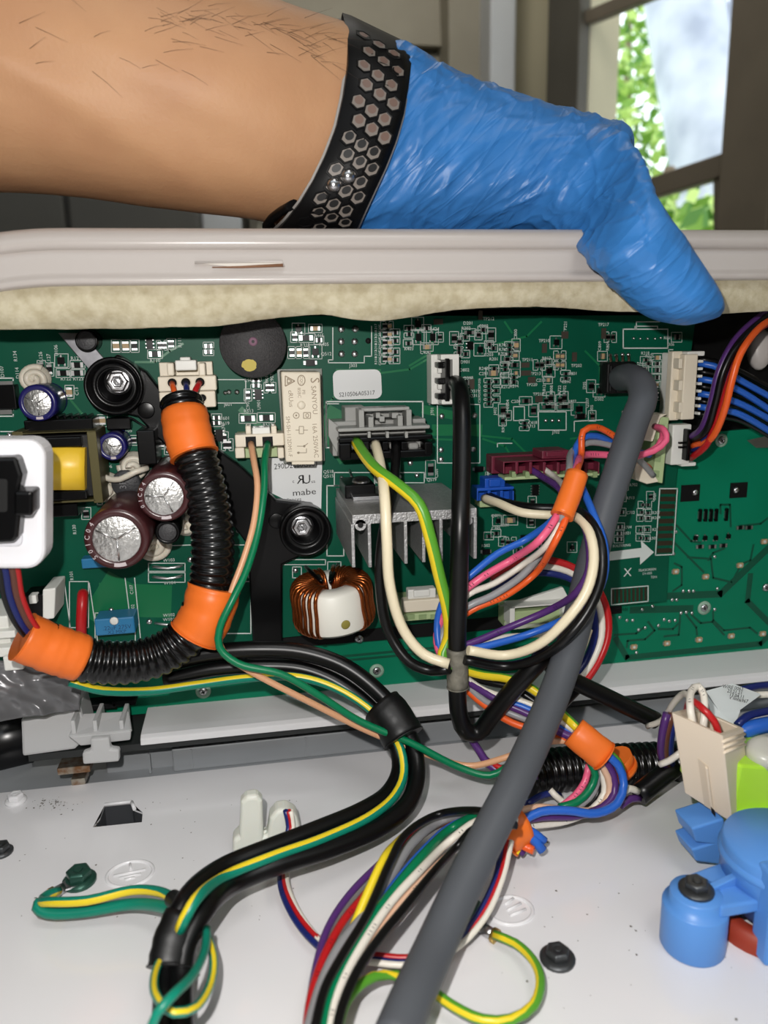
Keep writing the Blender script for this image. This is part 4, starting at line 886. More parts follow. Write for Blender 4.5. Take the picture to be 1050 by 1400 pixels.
m = M(); c = B(412, 702, 0); m.add([c+V((math.cos(a)*4.6, -.2, math.sin(a)*4.6)) for a in np.linspace(0, 6.283, 28, endpoint=False)], [tuple(range(28))]); obj('round_mark', m, mat('grey_ink', (120, 122, 122), .6), so, normals=False)
# heat sink
hs = M(); H1, H0 = 46, 2
A, Bq = B(481.5, 703, -H1), B(652, 696, -H1); zt_, zb_ = (A.z+Bq.z)/2, (A.z+Bq.z)/2-13.5*pxr(560, 700, H1)
hs.box((A.x, -H1, zb_), (Bq.x, -H0, zt_))
for i, (x, yb) in enumerate(((481.5, 776), (504, 776), (553, 771), (577.5, 769), (601, 768), (647.5, 764))):
    p = B(x, yb, -H1); hs.box((p.x, -H1, p.z), (p.x+4.6*pxr(x, yb, H1), -H0-1, zb_+.1))
hko = obj('heat_sink', hs, m_alu, mb, bevel=.15, label='finned aluminium heat sink')
c = B(493, 718, -H1); obj('screw_boss', M().lathe([(1.7, 0), (1.7, 40)], (c.x, -H1, c.z), (0, 1, 0), 16).lathe([(.95, -.05), (.8, .05)], (c.x, -H1, c.z), (0, -1, 0), 14, 1), [m_alu, m_hole], hko)
c = B(640, 712, -H1); obj('screw_boss', M().lathe([(1.4, 0), (1.4, 40)], (c.x, -H1, c.z), (0, 1, 0), 16), m_alu, hko)
# transistor clamped on the heat sink
p, q = B(468, 672, -14), B(508, 655, -14); tzz = zt_
m = M(); m.box((p.x, -22, tzz), (q.x, -6, tzz+4.5)); o = obj('power_transistor', m, m_black, mb, bevel=.5)
obj('metal_tab', M().box((p.x+2, -26, tzz), (q.x+1, -21, tzz+1.3)), m_steel, o, bevel=.2); cS = V(((p.x+q.x)/2+1, -17, tzz+4.5))
obj('clamp_screw', M().lathe([(3, 0), (2.8, .8), (1.5, 1.2), (0, 1.2)], cS, (0, -.35, 1), 16), m_steel, o)
obj('transistor_leg', M().tube([B(478, 643, -2), B(480, 650, -6), (p.x+5, -8, tzz+3)], .45, 6), m_tin, o)
# toroid choke
tc_ = B(455, 824, -16); Rt, rt_, Hh = 12.6, 5.2, 7.6
tilt = Matrix.Rotation(math.radians(4), 3, 'X') @ Matrix.Rotation(math.radians(-5), 3, 'Y')
TW = lambda a, r, z: tc_+tilt @ V((math.cos(a)*r, math.sin(a)*r, z))
prof_t = [(Rt, -Hh+1), (Rt, Hh-1), (Rt-1, Hh), (rt_+1, Hh), (rt_, Hh-1), (rt_, -Hh+1), (rt_+1, -Hh), (Rt-1, -Hh), (Rt, -Hh+1)]
m = M(); m.rings([[TW(2*math.pi*i/40, r, z) for i in range(40)] for r, z in prof_t], 0, True, False, True)
to = obj('choke_coil', m, mat('toroid_white', (224, 222, 212), .4), mb, label='choke coil of copper wire on a white ring')
def winding(a0, a1, n):
    pts = []; e = .75
    for i in range(n*8):
        t = i/(n*8-1); a = a0+(a1-a0)*t; k = (i % 8)
        r, z = [(Rt+e, -Hh*.8), (Rt+e, 0), (Rt+e, Hh*.8), (Rt-.6, Hh+e), (rt_+.8, Hh+e), (rt_-e, Hh*.7), (rt_-e, -Hh*.8), (Rt*.7, -Hh-e)][k]
        pts.append(TW(a, r, z))
    return M().tube(spline(pts, 1.6), .68, 8)
obj('copper_winding', winding(math.radians(100), math.radians(248), 15), m_copper, to); obj('copper_winding', winding(math.radians(82), math.radians(-54), 14), m_copper, to)
obj('lead_wire', M().tube(spline([B(418, 775, -2), B(425, 782, -10), B(440, 795, -18), TW(2.2, 6, Hh+1)], 2), .7, 8), m_black, to)
obj('lead_wire', M().tube(spline([B(462, 772, -2), B(458, 782, -10), B(452, 796, -18), TW(1.4, 6, Hh+1)], 2), .7, 8), m_black, to)
c = B(473, 842, -28); cc_ = TW(math.radians(-77), Rt+.06, 0); nn = (tilt @ V((math.cos(math.radians(-77)), math.sin(math.radians(-77)), 0)))
obj('paint_dab', M().lathe([(1.6, 0), (1.4, .1), (0, .1)], cc_+V((0, 0, -3)), nn, 14), mat('olive_paint', (140, 130, 60), .6), to)
# film capacitors, jumpers
m_film = mat('film_blue', (44, 118, 164), .35)
o = obj('film_capacitor', M().box(*bb(131, 843, 183, 870, 9)), m_film, mb, bevel=.5, label='blue box film capacitor'); obj('glue_dot', M().lathe([(1.5, 9), (1.2, 9.2), (0, 9.3)], (B(156, 849, -9).x, 0, B(156, 849, -9).z), (0, -1, 0), 12), m_whitep, o)
t = M(); text_on(t, '.22uF 275V', B(160, 858, -9)+yP, 1.5, XR_, ZU_); text_on(t, 'X2 MKP', B(160, 864, -9)+yP, 1.3, XR_, ZU_); obj('capacitor_print', t, mat('film_ink', (20, 60, 100), .6), o, normals=False)
obj('film_capacitor', M().box(*bb(112, 762, 150, 778, 5)), m_film, mb, bevel=.4, label='blue film capacitor under the large brown one')
obj('red_jumper', M().tube(spline([B(114, 812, 0), B(113, 814, -6), B(112, 830, -8), B(111, 862, -8), B(112, 880, -6), B(112, 884, 0)], 2), 1.75, 10), mat('wire_red', (178, 26, 30), .35), mb, label='thick red insulated jumper')
for y0 in (775, 789, 852): 
    x0, x1 = (209, 249) if y0 < 800 else (212, 245)
    obj('wire_jumper', M().tube(spline([B(x0, y0, 0), B(x0+3, y0, -1), B((x0+x1)/2, y0+2, -1.6), B(x1-3, y0-1, -1), B(x1, y0-2, 0)], 1.5), .5, 6), m_tin, mb)
# header shells of the plugs (fixed to the board)
obj('pin_header', M().box(*bb(222, 494, 290, 556, 7)), m_cream_p, mb, bevel=.3)
obj('pin_header', M().box(*bb(326, 590, 386, 627, 6)), m_grn, mb, bevel=.3, label='pale green pin header')
gh = M(); gh.box(*bb(455, 572, 582, 624, 11)); gh.box(*bb(472, 556, 500, 580, 10)); gh.box(*bb(500, 558, 560, 572, 8))
obj('pin_header', gh, m_greyp, mb, bevel=.4, label='grey four way power header')
obj('pin_header', M().box(*bb(590, 484, 618, 553, 7)), m_whitep, mb, bevel=.3, label='white pin header')
obj('pin_header', M().box(*bb(672, 617, 812, 648, 6.8)), mat('burgundy_plastic', (104, 30, 50), .42), mb, bevel=.3); obj('pin_header', M().box(*bb(656, 672, 703, 694, 7)), m_grn, mb, bevel=.3)
obj('pin_header', M().box(*bb(916, 482, 942, 574, 8)), m_whitep, mb, bevel=.3); obj('pin_header', M().box(*bb(915, 582, 935, 632, 7)), m_whitep, mb, bevel=.3)
obj('pin_header', pp_(M(), [(903, 569), (915, 571), (906, 661), (892, 658)], 14), m_grn, mb, bevel=.3, label='pale green standing header')
for i in range(4):
    y = 580+i*21; x = 902-i*2.4
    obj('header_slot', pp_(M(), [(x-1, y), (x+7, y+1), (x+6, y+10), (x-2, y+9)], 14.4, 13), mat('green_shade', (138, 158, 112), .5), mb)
obj('pin_header', M().box(*bb(548, 815, 604, 850, 8)), m_grn, mb, bevel=.3); obj('pin_header', M().box(*bb(690, 824, 780, 858, 8)), m_grn, mb, bevel=.3)
obj('pin_header', M().box(*bb(832, 494, 868, 536, 8)), m_black, mb, bevel=.3)
# ================================================================ plugs: things that pull off their headers
def holes(plug, pts, r, h, mt=None, sq=False, label=None):
    for x, y in pts:
        c = B(x, y, -h); k = pxr(x, y, h)*r; m = M()
        if sq: m.box((c.x-k, -h-.03, c.z-k), (c.x+k, -h+.2, c.z+k), 0)
        else: m.lathe([(k*1.25, -.05), (k*1.25, .15), (k, .15), (k*.95, .02), (0, .02)], c, (0, -1, 0), 16, 0, True, lambda a, i: 1 if a >= 2 else 0)
        obj('wire_socket', m, [mt or m_cream_p, m_hole] if not sq else [m_hole], plug)
def plug(name, label, parts, loc, cat='connector', group=None):
    t = thing(name, label, cat, loc, group)
    for nm, m, mt, *bv in parts: obj(nm, m, mt, t, bevel=bv[0] if bv else .4)
    return t
p1 = plug('wire_plug', 'cream three wire plug feeding the orange taped corrugated sleeve', [
    ('housing', M().box(*bb(217, 513, 295, 536, 15, 7.2)).box(*bb(219, 534, 294, 559, 13.5, 7.2)), m_cream_p), ('latch', M().box(*bb(240, 492, 268, 507, 14, 7.2)).box(*bb(246, 488, 260, 494, 13, 7.2)), m_whitep), ('latch_arm', M().box(*bb(229, 496, 237, 514, 15, 7.2)), m_cream_p), ('latch_arm', M().box(*bb(272, 496, 280, 514, 15, 7.2)), m_cream_p)], B(256, 525, -7))
holes(p1, [(235.5, 523.5), (254, 523), (273.5, 522.5)], 6.2, 15); holes(p1, [(277, 544)], 5, 13.5)
p2 = plug('wire_plug', 'small cream two wire plug with the beige and green wires', [('housing', M().box(*bb(322, 592, 388, 612, 13, 6.2)).box(*bb(322, 612, 334, 627, 12.5, 6.2)).box(*bb(380, 612, 388, 627, 12.5, 6.2)), m_cream_p), ('latch', M().box(*bb(345, 584, 369, 596, 12, 6.2)), m_whitep), ('latch_arm', M().box(*bb(336, 582, 343, 594, 13, 6.2)).box(*bb(371, 582, 378, 594, 13, 6.2)), m_cream_p)], B(355, 600, -6))
holes(p2, [(343, 604), (366, 604)], 7, 13.1, sq=True)
p3 = thing('power_plug', 'black and grey four way power plug with green-yellow, white and black wires', 'connector', B(525, 610, -11))
obj('housing', M().box(*bb(463, 594, 592, 606, 19, 11.2)).box(*bb(466, 614, 590, 630, 18.5, 11.2)).box(*bb(464, 606, 480, 628, 18.8, 11.2)).box(*bb(581, 604, 592, 622, 18.8, 11.2)), m_black, p3, bevel=.5)
for x in (489, 515, 541, 567): obj('wire_slot', M().box(*bb(x-8, 605, x+6, 615, 16, 11.2)), m_greyp, p3, bevel=.8)
for x in (502, 528, 554): obj('slot_divider', M().box(*bb(x-5, 604, x+3, 616, 18.8, 11.2)), m_black, p3, bevel=.3)
obj('cover_plate', M().box(*bb(462, 581, 588, 591, 20, 11.2)), m_greyp, p3, bevel=.4)
obj('latch_frame', M().box(*bb(494, 556, 560, 563, 18.5, 11.2)).box(*bb(491, 560, 498, 586, 19, 11.2)).box(*bb(556, 560, 563, 586, 19, 11.2)).box(*bb(504, 570, 511, 588, 19.5, 11.2)).box(*bb(544, 568, 551, 586, 19.5, 11.2)), m_greyp, p3, bevel=.3)
obj('latch_hook', M().box(*bb(514, 564, 520, 572, 17, 11.2)).box(*bb(519, 569, 526, 577, 17, 11.2)).box(*bb(536, 564, 545, 572, 17, 11.2)), m_greyp, p3, bevel=.2)
for x in (505, 530, 556): obj('key_tab', M().box(*bb(x-2, 590, x+2, 599, 20, 18)), m_greyp, p3, bevel=.2)
obj('side_wall', pp_(M(), [(449, 572), (463, 582), (464, 612), (461, 620), (449, 596)], 14, 11.2), m_greyp, p3, bevel=.3)
p4 = thing('signal_plug', 'white plug with black toothed comb where the thick black tube begins', 'connector', B(610, 520, -7))
obj('housing', M().box(*bb(603, 484, 628, 492, 13, 7.2)).box(*bb(619, 490, 628, 552, 13, 7.2)).box(*bb(604, 546, 622, 553, 13, 7.2)), m_whitep, p4, bevel=.3)
obj('comb', M().box(*bb(609, 490, 615, 549, 14, 7.2)), m_black, p4, bevel=.3)
for y in (499, 521, 542): obj('comb_tooth', M().box(*bb(599, y-4, 610, y+4, 12.5, 7.2)), m_black, p4, bevel=.3)
for y in (506, 528): obj('comb_gap', M().box(*bb(599, y-3, 610, y+4, 9, 7.2)), m_whitep, p4)
m_burg = mat('burgundy_plastic', (104, 30, 50), .42); m_bluep = mat('blue_plastic', (14, 74, 170), .42)
def slotplug(t, mt, x0, y0, x1, y1, h, slots, lat):
    n = slots; wd = (x1-x0)/n
    obj('housing', M().box(*bb(x0, y0, x1, y0+(y1-y0)*.36, h, 7)).box(*bb(x0, y0+(y1-y0)*.3, x1, y1, h-4, 7)), mt, t, bevel=.35)
    for i in range(n+1): obj('slot_wall', M().box(*bb(x0+i*wd-2.2*(i > 0), y0+(y1-y0)*.3, x0+i*wd+2.2*(i < n), y1, h, 7)), mt, t, bevel=.2)
    obj('latch', M().box(*bb(*lat, h-.5, 7)), mt, t, bevel=.35); obj('latch_rib', M().box(*bb(lat[0]+6, lat[1]+2, lat[2]-6, lat[3]-3, h+.4, h-2)), mt, t, bevel=.3)
p5 = thing('signal_plug', 'burgundy seven slot plug lower on the board beside the grey cable', 'connector', B(745, 640, -8)); slotplug(p5, m_burg, 688, 625, 820, 648, 17, 7, (741, 615, 778, 628))
obj('green_rim', M().box(*bb(690, 646, 820, 657, 16.5, 9)), m_grn, p5, bevel=.3)
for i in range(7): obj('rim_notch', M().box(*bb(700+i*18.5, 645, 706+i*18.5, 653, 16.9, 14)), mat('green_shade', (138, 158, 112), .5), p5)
p6 = thing('signal_plug', 'bright blue plug with one cream and one black wire', 'connector', B(678, 680, -7)); slotplug(p6, m_bluep, 652, 665, 703, 685, 14, 3, (663, 653, 691, 669))
p7 = plug('cable_plug', 'black square plug on the end of the thick grey cable', [('housing', M().box(*bb(829, 495, 872, 539, 13, 8.2)), m_blackm, .8), ('ridge', M().box(*bb(833, 499, 839, 536, 13.8, 9)), m_blackm), ('ridge', M().box(*bb(843, 499, 848, 537, 13.8, 9)), m_blackm)], B(850, 515, -8))
for i in range(4): obj('pin', M().tube([B(835+i*8.3, 498, -6), B(834.5+i*8.3, 486, -3)], .45, 6), mat('brown_pin', (120, 96, 80), .4, .6), p7)
p8 = thing('signal_plug', 'tall cream eight wire plug with blue and black wires', 'connector', B(938, 528, -8))
obj('housing', M().box(*bb(931, 484, 955, 574, 15, 3)).box(*bb(914, 480, 934, 575, 11.5, 8.2)), m_cream_p, p8, bevel=.4)
obj('lip', M().box(*bb(940, 480, 964, 487, 14, 4)), m_whitep, p8, bevel=.3)
for i in range(8): obj('side_tooth', M().box(*bb(955, 492+i*10.2, 962-(i*.6), 496+i*10.2, 13, 5)), m_whitep, p8, bevel=.2)
for i in range(3): obj('face_step', M().box(*bb(928, 490+i*30, 934, 504+i*30, 15.4, 10)), m_cream_p, p8, bevel=.2)
p9 = thing('signal_plug', 'short white plug with black side block, below the tall cream plug', 'connector', B(930, 608, -7))
obj('housing', M().box(*bb(917, 580, 946, 636, 12, 7.2)), m_whitep, p9, bevel=.4); obj('side_block', M().box(*bb(938, 587, 946, 630, 15, 8)), m_black, p9, bevel=.3)
obj('block_prong', M().box(*bb(929, 604, 939, 607, 13, 11)).box(*bb(929, 610, 939, 613, 13, 11)), m_black, p9); obj('lip', M().box(*bb(932, 632, 952, 638, 11.5, 7.2)), m_whitep, p9, bevel=.3)
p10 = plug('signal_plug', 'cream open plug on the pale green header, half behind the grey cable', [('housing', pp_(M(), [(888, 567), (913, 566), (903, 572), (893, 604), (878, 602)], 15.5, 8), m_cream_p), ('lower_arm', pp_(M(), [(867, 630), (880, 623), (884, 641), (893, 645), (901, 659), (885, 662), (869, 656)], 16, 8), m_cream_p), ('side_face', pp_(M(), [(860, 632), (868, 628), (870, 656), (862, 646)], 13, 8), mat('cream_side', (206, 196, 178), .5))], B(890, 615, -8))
p11 = plug('signal_plug', 'small cream plug between the heat sink and lower board edge', [('housing', M().box(*bb(552, 818, 604, 838, 13, 8.2)), m_cream_p), ('latch', M().box(*bb(558, 804, 596, 820, 12, 8.2)).box(*bb(566, 806, 588, 817, 13, 8.2)), m_whitep), ('foot', M().box(*bb(552, 836, 606, 850, 12.5, 8.2)), m_grn)], B(578, 830, -8))
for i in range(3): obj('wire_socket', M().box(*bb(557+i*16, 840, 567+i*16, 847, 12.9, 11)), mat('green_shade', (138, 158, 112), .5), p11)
p12 = plug('signal_plug', 'large pale grey plug under the looping white and black wires', [('housing', M().box(*bb(697, 824, 776, 832, 15, 8.2)).box(*bb(697, 854, 776, 861, 15, 8.2)).box(*bb(697, 830, 704, 856, 15, 8.2)).box(*bb(768, 830, 776, 856, 15, 8.2)), m_whitep), ('top_face', pp_(M(), [(684, 830), (770, 803), (780, 822), (698, 828)], 10, 8.2), m_whitep), ('window', M().box(*bb(703, 831, 770, 855, 12.5, 8.2)), m_grn)], B(738, 842, -8))
# ================================================================ black bracket with two bolts
br = thing('bracket', 'black plastic bracket strapped across the dark board with two hex bolts', 'bracket', B(345, 880, -1))
obj('arm', pp_(M(), [(130, 556), (120, 520), (160, 484), (200, 508), (262, 588), (332, 640), (378, 684), (428, 690), (452, 725), (430, 752), (386, 772), (386, 884), (346, 888), (338, 745), (300, 694), (238, 622), (188, 570)], 5.5, .6), m_black, br, bevel=.6)
def cup_bolt(px, py, rp, h, bx, by, label):
    c = B(px, py, -h); k = pxr(px, py, h); R = rp*k; base = V((c.x, 0, c.z))
    m = M(); m.lathe([(R*.98, 5), (R, h-.6), (R*.97, h), (R*.9, h), (R*.85, h-.5), (R*.8, h-3), (R*.66, h-3.6), (R*.62, h-3.2), (R*.58, h-3.2), (R*.54, h-5), (0, h-5)], base, (0, -1, 0), 40)
    o = obj('bolt_cup', m, m_black, br, label=label)
    m = M(); c2 = B(bx, by, -h+2); hexbolt(m, (c2.x, -(h-5), c2.z), (0, -1, 0), R*.47, R*.38, 3.6, recess=.7)
    obj('hex_bolt', m, m_steel, o, bevel=.2)
    t = M(); text_on(t, 'S', V((c2.x, -(h-5)-3.75, c2.z)), R*.3, XR_, ZU_); obj('bolt_mark', t, m_dsteel, o, normals=False)
cup_bolt(155, 528, 39.5, 13, 160, 522, 'round black bolt cup'); cup_bolt(418, 727, 35.5, 12, 413, 721, 'round black bolt cup')
obj('brace_rib', pp_(M(), [(170, 568), (236, 606), (240, 612), (182, 572)], 6.4, 5), m_black, br, bevel=.3)
obj('dimple', M().lathe([(2.7, 0), (2.7, .3), (2.4, .4), (0, .35)], V((B(200, 561, -5.5).x, -5.5, B(200, 561, -5.5).z)), (0, -1, 0), 20), m_black, br)
obj('dimple', M().lathe([(2.7, 0), (2.7, .3), (2.4, .4), (0, .35)], V((B(378, 712, -5.5).x, -5.5, B(378, 712, -5.5).z)), (0, -1, 0), 20), m_black, br)
st = obj('metal_strap', pp_(M(), [(79, 455), (112, 455), (142, 490), (122, 506)], 5.5, 4.5), mat('galvanised', (130, 130, 134), .4, .85, var=.2, vscale=200), mb, bevel=.2, label='grey metal strap end')
# ================================================================ wires and sleeves
WC = {'orange': (226, 92, 36), 'blue': (40, 96, 190), 'red': (166, 28, 48), 'grey': (140, 140, 142), 'pink': (226, 96, 130), 'black': (7, 7, 8), 'white': (222, 216, 204), 'cream': (226, 214, 184), 'purple': (80, 44, 108), 'green': (0, 112, 72), 'beige': (212, 160, 122), 'yellow': (226, 200, 40), 'navy': (24, 36, 100), 'brown': (96, 56, 44), 'teal': (14, 124, 102), 'lime': (84, 150, 44), 'peach': (216, 176, 148)}
def wmat(c): return mat('wire_'+c, WC[c], .34, spec=.45)
def PT(p):
    """(x, y, Y) stands at depth Y; (x, y, 't', h) stands h above the cabinet top"""
    return T(p[0], p[1], p[3]) if len(p) == 4 else B(*p)
def mid_px(pts): 
    p = PT(pts[len(pts)//2]); return (p-CP).dot(_f)/FPX
def wire(col, dia, pts, label, group='', stripe=None, ns=8, twist=0.0, marks=None, name='wire', cat='wire', roll=0, sw=5, sdir=(-.6, -.7, .1), sc=.5):
    P = spline([PT(p) for p in pts], 2.2); r = dia*.5*mid_px(pts); m = M()
    ms = [wmat(col)]; mif = None
    if stripe:
        ms.append(wmat(stripe)); ns = 18
    if stripe:
        ns = 24; hw = math.acos(sc)/(2*math.pi)*ns
        m.tube(P, r, ns, 0, True, lambda k, i: 1 if min((i+.5) % ns, ns-(i+.5) % ns) < hw else 0, 0, 1.0, V(sdir), True)
    else: m.tube(P, r, ns, 0, True, mif, twist)
    if marks:
        ms.append(mat('wire_ink', (30, 20, 30), .6)); L = len(ms)-1
        rs_ = random.Random(len(P)); k = 0
        for i in range(2, len(P)-2):
            if rs_.random() < marks:
                q = P[i]; t = (P[i+1]-P[i-1]).normalized(); v = (CP-q).normalized(); s = t.cross(v).normalized()
                e = (v-t*v.dot(t)).normalized(); c = q+e*(r*1.01)
                for j in range(2):
                    c2 = c+t*(j*1.0-.5); w_ = rs_.uniform(.25, .5)*r
                    m.add([c2-s*w_-t*.16, c2+s*w_*.6-t*.05, c2+s*w_+t*.16, c2-s*w_*.6+t*.1], [(0, 1, 2, 3)], L)
    return tag(obj(name, m, ms, None), label, cat, group or None)
def corr(pts, dia, label, pitch=2.65, name='corrugated_sleeve'):
    P = spline([PT(p) for p in pts], .42); R = dia*.5*mid_px(pts)
    t = thing(name, label, 'sleeve', P[0])
    d = 0; acc = [0]
    for a, b in zip(P, P[1:]): d += (b-a).length; acc.append(d)
    m = M(); idx = [0]
    def rad(q):
        s = acc[min(int(q*(len(P)-1)+.5), len(P)-1)]; return R*(1-.17*(1-abs(math.sin(math.pi*s/pitch))**.55))
    m.tube(P, rad, 22); obj('sleeve', m, mat('sleeve_black', (6, 6, 7), .24, spec=.55), t); return t
m_tape = mat('orange_tape', (230, 112, 40), .38, spec=.4, var=.05, vscale=90, bump=.1, bscale=300)
def tape(pts, dia, parent=None, label=None, mt=None, name='tape_band', flat=1.0, cat=None, wob=.03):
    P = spline([PT(p) for p in pts], 1.2); R = dia*.5*mid_px(pts); m = M(); rs_ = random.Random(int(dia*10)); n = len(P)
    w_ = [1+rs_.uniform(-wob, wob) for _ in range(n)]
    m.tube(P, lambda t: R*w_[min(n-1, int(t*(n-1)+.5))], 20, 0, True, None, 0, flat)
    m.tube([P[-1]*.75+P[-2]*.25, P[-1]], R*1.04, 20)
    return tag(obj(name, m, mt or m_tape, parent), label, cat)
s1 = corr([(247, 546, -20), (257, 590, -26), (272, 640, -30), (285, 690, -32), (291, 740, -33), (288, 795, -34), (276, 835, -35), (258, 866, -36), (222, 893, -37), (178, 905, -39), (130, 904, -41), (88, 893, -43), (60, 880, -45)], 59, 'black corrugated sleeve with three orange tape bands curving over the dark board')
tape([(252, 564, -22.5), (257, 594, -26.2), (266, 623, -29)], 64.5, s1, 'orange tape band')
tape([(293, 803, -35), (284, 838, -36.5), (267, 868, -37)], 72, s1, 'orange tape band')
tape([(112, 900, -42), (72, 887, -44.5), (30, 870, -47)], 66, s1, 'orange tape band')
g = 'wires of the taped corrugated sleeve'
wire('orange', 8, [(235, 524, -15.5), (238, 535, -19), (240, 550, -20)], 'short orange wire from the cream three wire plug into the sleeve', g)
wire('navy', 8, [(254, 524, -15.5), (255, 535, -19), (252, 552, -20)], 'short dark blue wire from the cream three wire plug into the sleeve', g)
wire('red', 8, [(273, 523, -15.5), (268, 532, -19), (260, 550, -20)], 'short red wire from the cream three wire plug into the sleeve', g)
g = 'wires under the white socket plate'
for c, x, l in (('black', 2, 'black'), ('navy', 9, 'dark blue'), ('brown', 19, 'brown'), ('red', 25, 'red')):
    wire(c, 11 if c != 'red' else 8, [(x-12, 745, -66), (x-2, 775, -62), (x+5, 815, -56), (x+20, 850, -51), (x+40, 875, -47), (x+52, 888, -45)], f'{l} wire dropping from the white socket plate into the orange tape', g)
g = 'beige and green pair'
wire('beige', 9.5, [(343, 606, -13), (347, 630, -20), (352, 665, -27), (347, 715, -32), (333, 765, -36), (318, 805, -39), (306, 845, -41), (300, 880, -42), (312, 898, -43), (350, 922, -44), (420, 958, -46), (500, 998, -48), (580, 1030, -52), (640, 1047, -56), (690, 1036, -60), (745, 1015, -62), (785, 1012, -64)], 'long beige wire from the small two wire plug across to the lower bundle', g)
wire('green', 10.5, [(366, 606, -13), (362, 630, -21), (361, 670, -28), (352, 730, -33), (335, 785, -39.5), (318, 820, -43.5), (300, 860, -45.5), (300, 885, -46.5), (325, 907, -48), (385, 922, -49), (435, 950, -50), (490, 985, -51), (560, 1015, -54), (630, 1050, -58), (670, 1060, -61), (700, 1045, -62)], 'long green wire from the small two wire plug across to the lower bundle', g)
# ---- black harness sweeping down to the lower edge
A1 = [(225, 905, -28), (290, 892, -29), (350, 888, -30), (410, 891, -31), (465, 908, -34), (505, 935, -38), (540, 972, -43), (563, 1015, -50), (570, 1055, -57), (560, 1095, -66), (525, 1127, -74), (450, 1160, -83), (385, 1180, -88), (320, 1207, -93), (278, 1245, 't', 19), (254, 1290, 't', 16), (247, 1340, 't', 12), (248, 1430, 't', 10)]
A2 = [(225, 930, -28), (290, 915, -29), (350, 911, -30), (410, 914, -31), (455, 930, -34), (492, 955, -38), (522, 985, -43), (541, 1020, -49), (546, 1050, -54), (532, 1082, -62), (500, 1105, -70), (430, 1135, -79), (365, 1160, -85), (300, 1188, -91), (252, 1232, 't', 20), (232, 1280, 't', 16), (226, 1335, 't', 12), (222, 1430, 't', 10)]
A3 = [(225, 918, -24), (290, 903, -25), (350, 900, -26), (410, 903, -27), (460, 919, -30), (500, 946, -34), (532, 980, -39), (553, 1018, -46), (560, 1055, -53)]
AY = [(95, 932, -40), (140, 944, -38), (200, 945, -34), (270, 936, -32), (340, 927, -33), (400, 925, -36), (445, 935, -38), (490, 958, -42), (525, 988, -47), (548, 1025, -54), (552, 1058, -59), (540, 1087, -66), (508, 1115, -74), (440, 1147, -83), (375, 1170, -89), (310, 1197, -95), (262, 1238, 't', 24), (244, 1275, 't', 19)]
g = 'black harness sweeping down to the lower edge'
wire('black', 25, A1, 'thick black cable on the outer side of the sweeping harness', g, ns=14, name='cable', cat='cable')
wire('black', 22, A2, 'thick black cable on the inner side of the sweeping harness', g, ns=14, name='cable', cat='cable')
wire('black', 16, A3, 'thin black cable lying between the two thick harness cables', g, ns=12, name='cable', cat='cable')
wire('teal', 12, AY, 'green wire with yellow stripe running along the sweeping black harness', g, 'yellow', sdir=(-.5, -.45, .75), sc=.8)
m_btape = mat('black_tape', (8, 8, 9), .45, bump=.2, bscale=300)
tape([(522, 965, -43), (538, 985, -47), (552, 1010, -51)], 58, None, 'black tape wrapped on the harness where it turns downward', m_btape, cat='tape', flat=.95)
tape([(254, 1253, 't', 19), (240, 1290, 't', 16), (234, 1324, 't', 13)], 64, None, 'black tape wrapped on the harness beside the looped green wires', m_btape, cat='tape', flat=.72)
g = 'earth wires by the panel'
wire('teal', 13, [(80, 1218, 't', 4), (64, 1224, 't', 6), (56, 1232, 't', 7), (70, 1233, 't', 9), (120, 1231, 't', 10), (180, 1217, 't', 11), (218, 1219, 't', 13), (250, 1236, 't', 16)], 'green and yellow earth wire from the green screw to the harness, upper strand', g, 'yellow', sdir=(0, -.9, -.1), sc=.55)
wire('teal', 16, [(56, 1232, 't', 7), (51, 1240, 't', 6), (66, 1248, 't', 5), (110, 1247, 't', 5), (180, 1236, 't', 7), (225, 1240, 't', 11), (255, 1252, 't', 14)], 'plain green strand under the striped earth wire by the green screw', g)
wire('teal', 13, [(222, 1305, 't', 15), (211, 1335, 't', 18), (214, 1362, 't', 21), (238, 1384, 't', 23), (266, 1378, 't', 20), (288, 1345, 't', 16), (292, 1310, 't', 15), (283, 1278, 't', 15)], 'green and yellow earth wire making a small loop at the black tape', g, 'yellow', sdir=(.2, -.7, .8), sc=.8)
wire('teal', 14, [(283, 1270, 't', 18), (280, 1300, 't', 20), (262, 1335, 't', 25), (235, 1362, 't', 29), (215, 1385, 't', 28), (200, 1425, 't', 22)], 'plain green wire crossing over the small earth loop', g)
tape([(236, 1228, 't', 14.5), (256, 1248, 't', 16)], 24, None, 'short black tape at the end of the earth wire', m_btape, cat='tape')
def lug(x0, y0, x1, y1, h, label):
    t = thing('ring_terminal', label, 'terminal', T(x0, y0, h))
    a, b = T(x0, y0, h), T(x1, y1, h); d = (b-a).normalized(); s = V((-d.y, d.x, 0))
    obj('barrel', M().tube([a, a+(b-a)*.55], 1.5, 10), m_steel, t); obj('crimp', M().tube([a-d*.8, a+d*.5], 1.9, 10), mat('brass', (190, 160, 90), .3, .9), t)
    obj('tongue', M().prism([a+(b-a)*.5-s*1.6, b-s*2.6, b+s*2.6, a+(b-a)*.5+s*1.6], (0, 0, .5)), m_steel, t)
lug(72, 1222, 100, 1207, 1.2, 'crimped ring terminal under the green screw near the slot'); lug(676, 1279, 648, 1262, 1.2, 'crimped ring terminal under the green screw behind the grey cable')
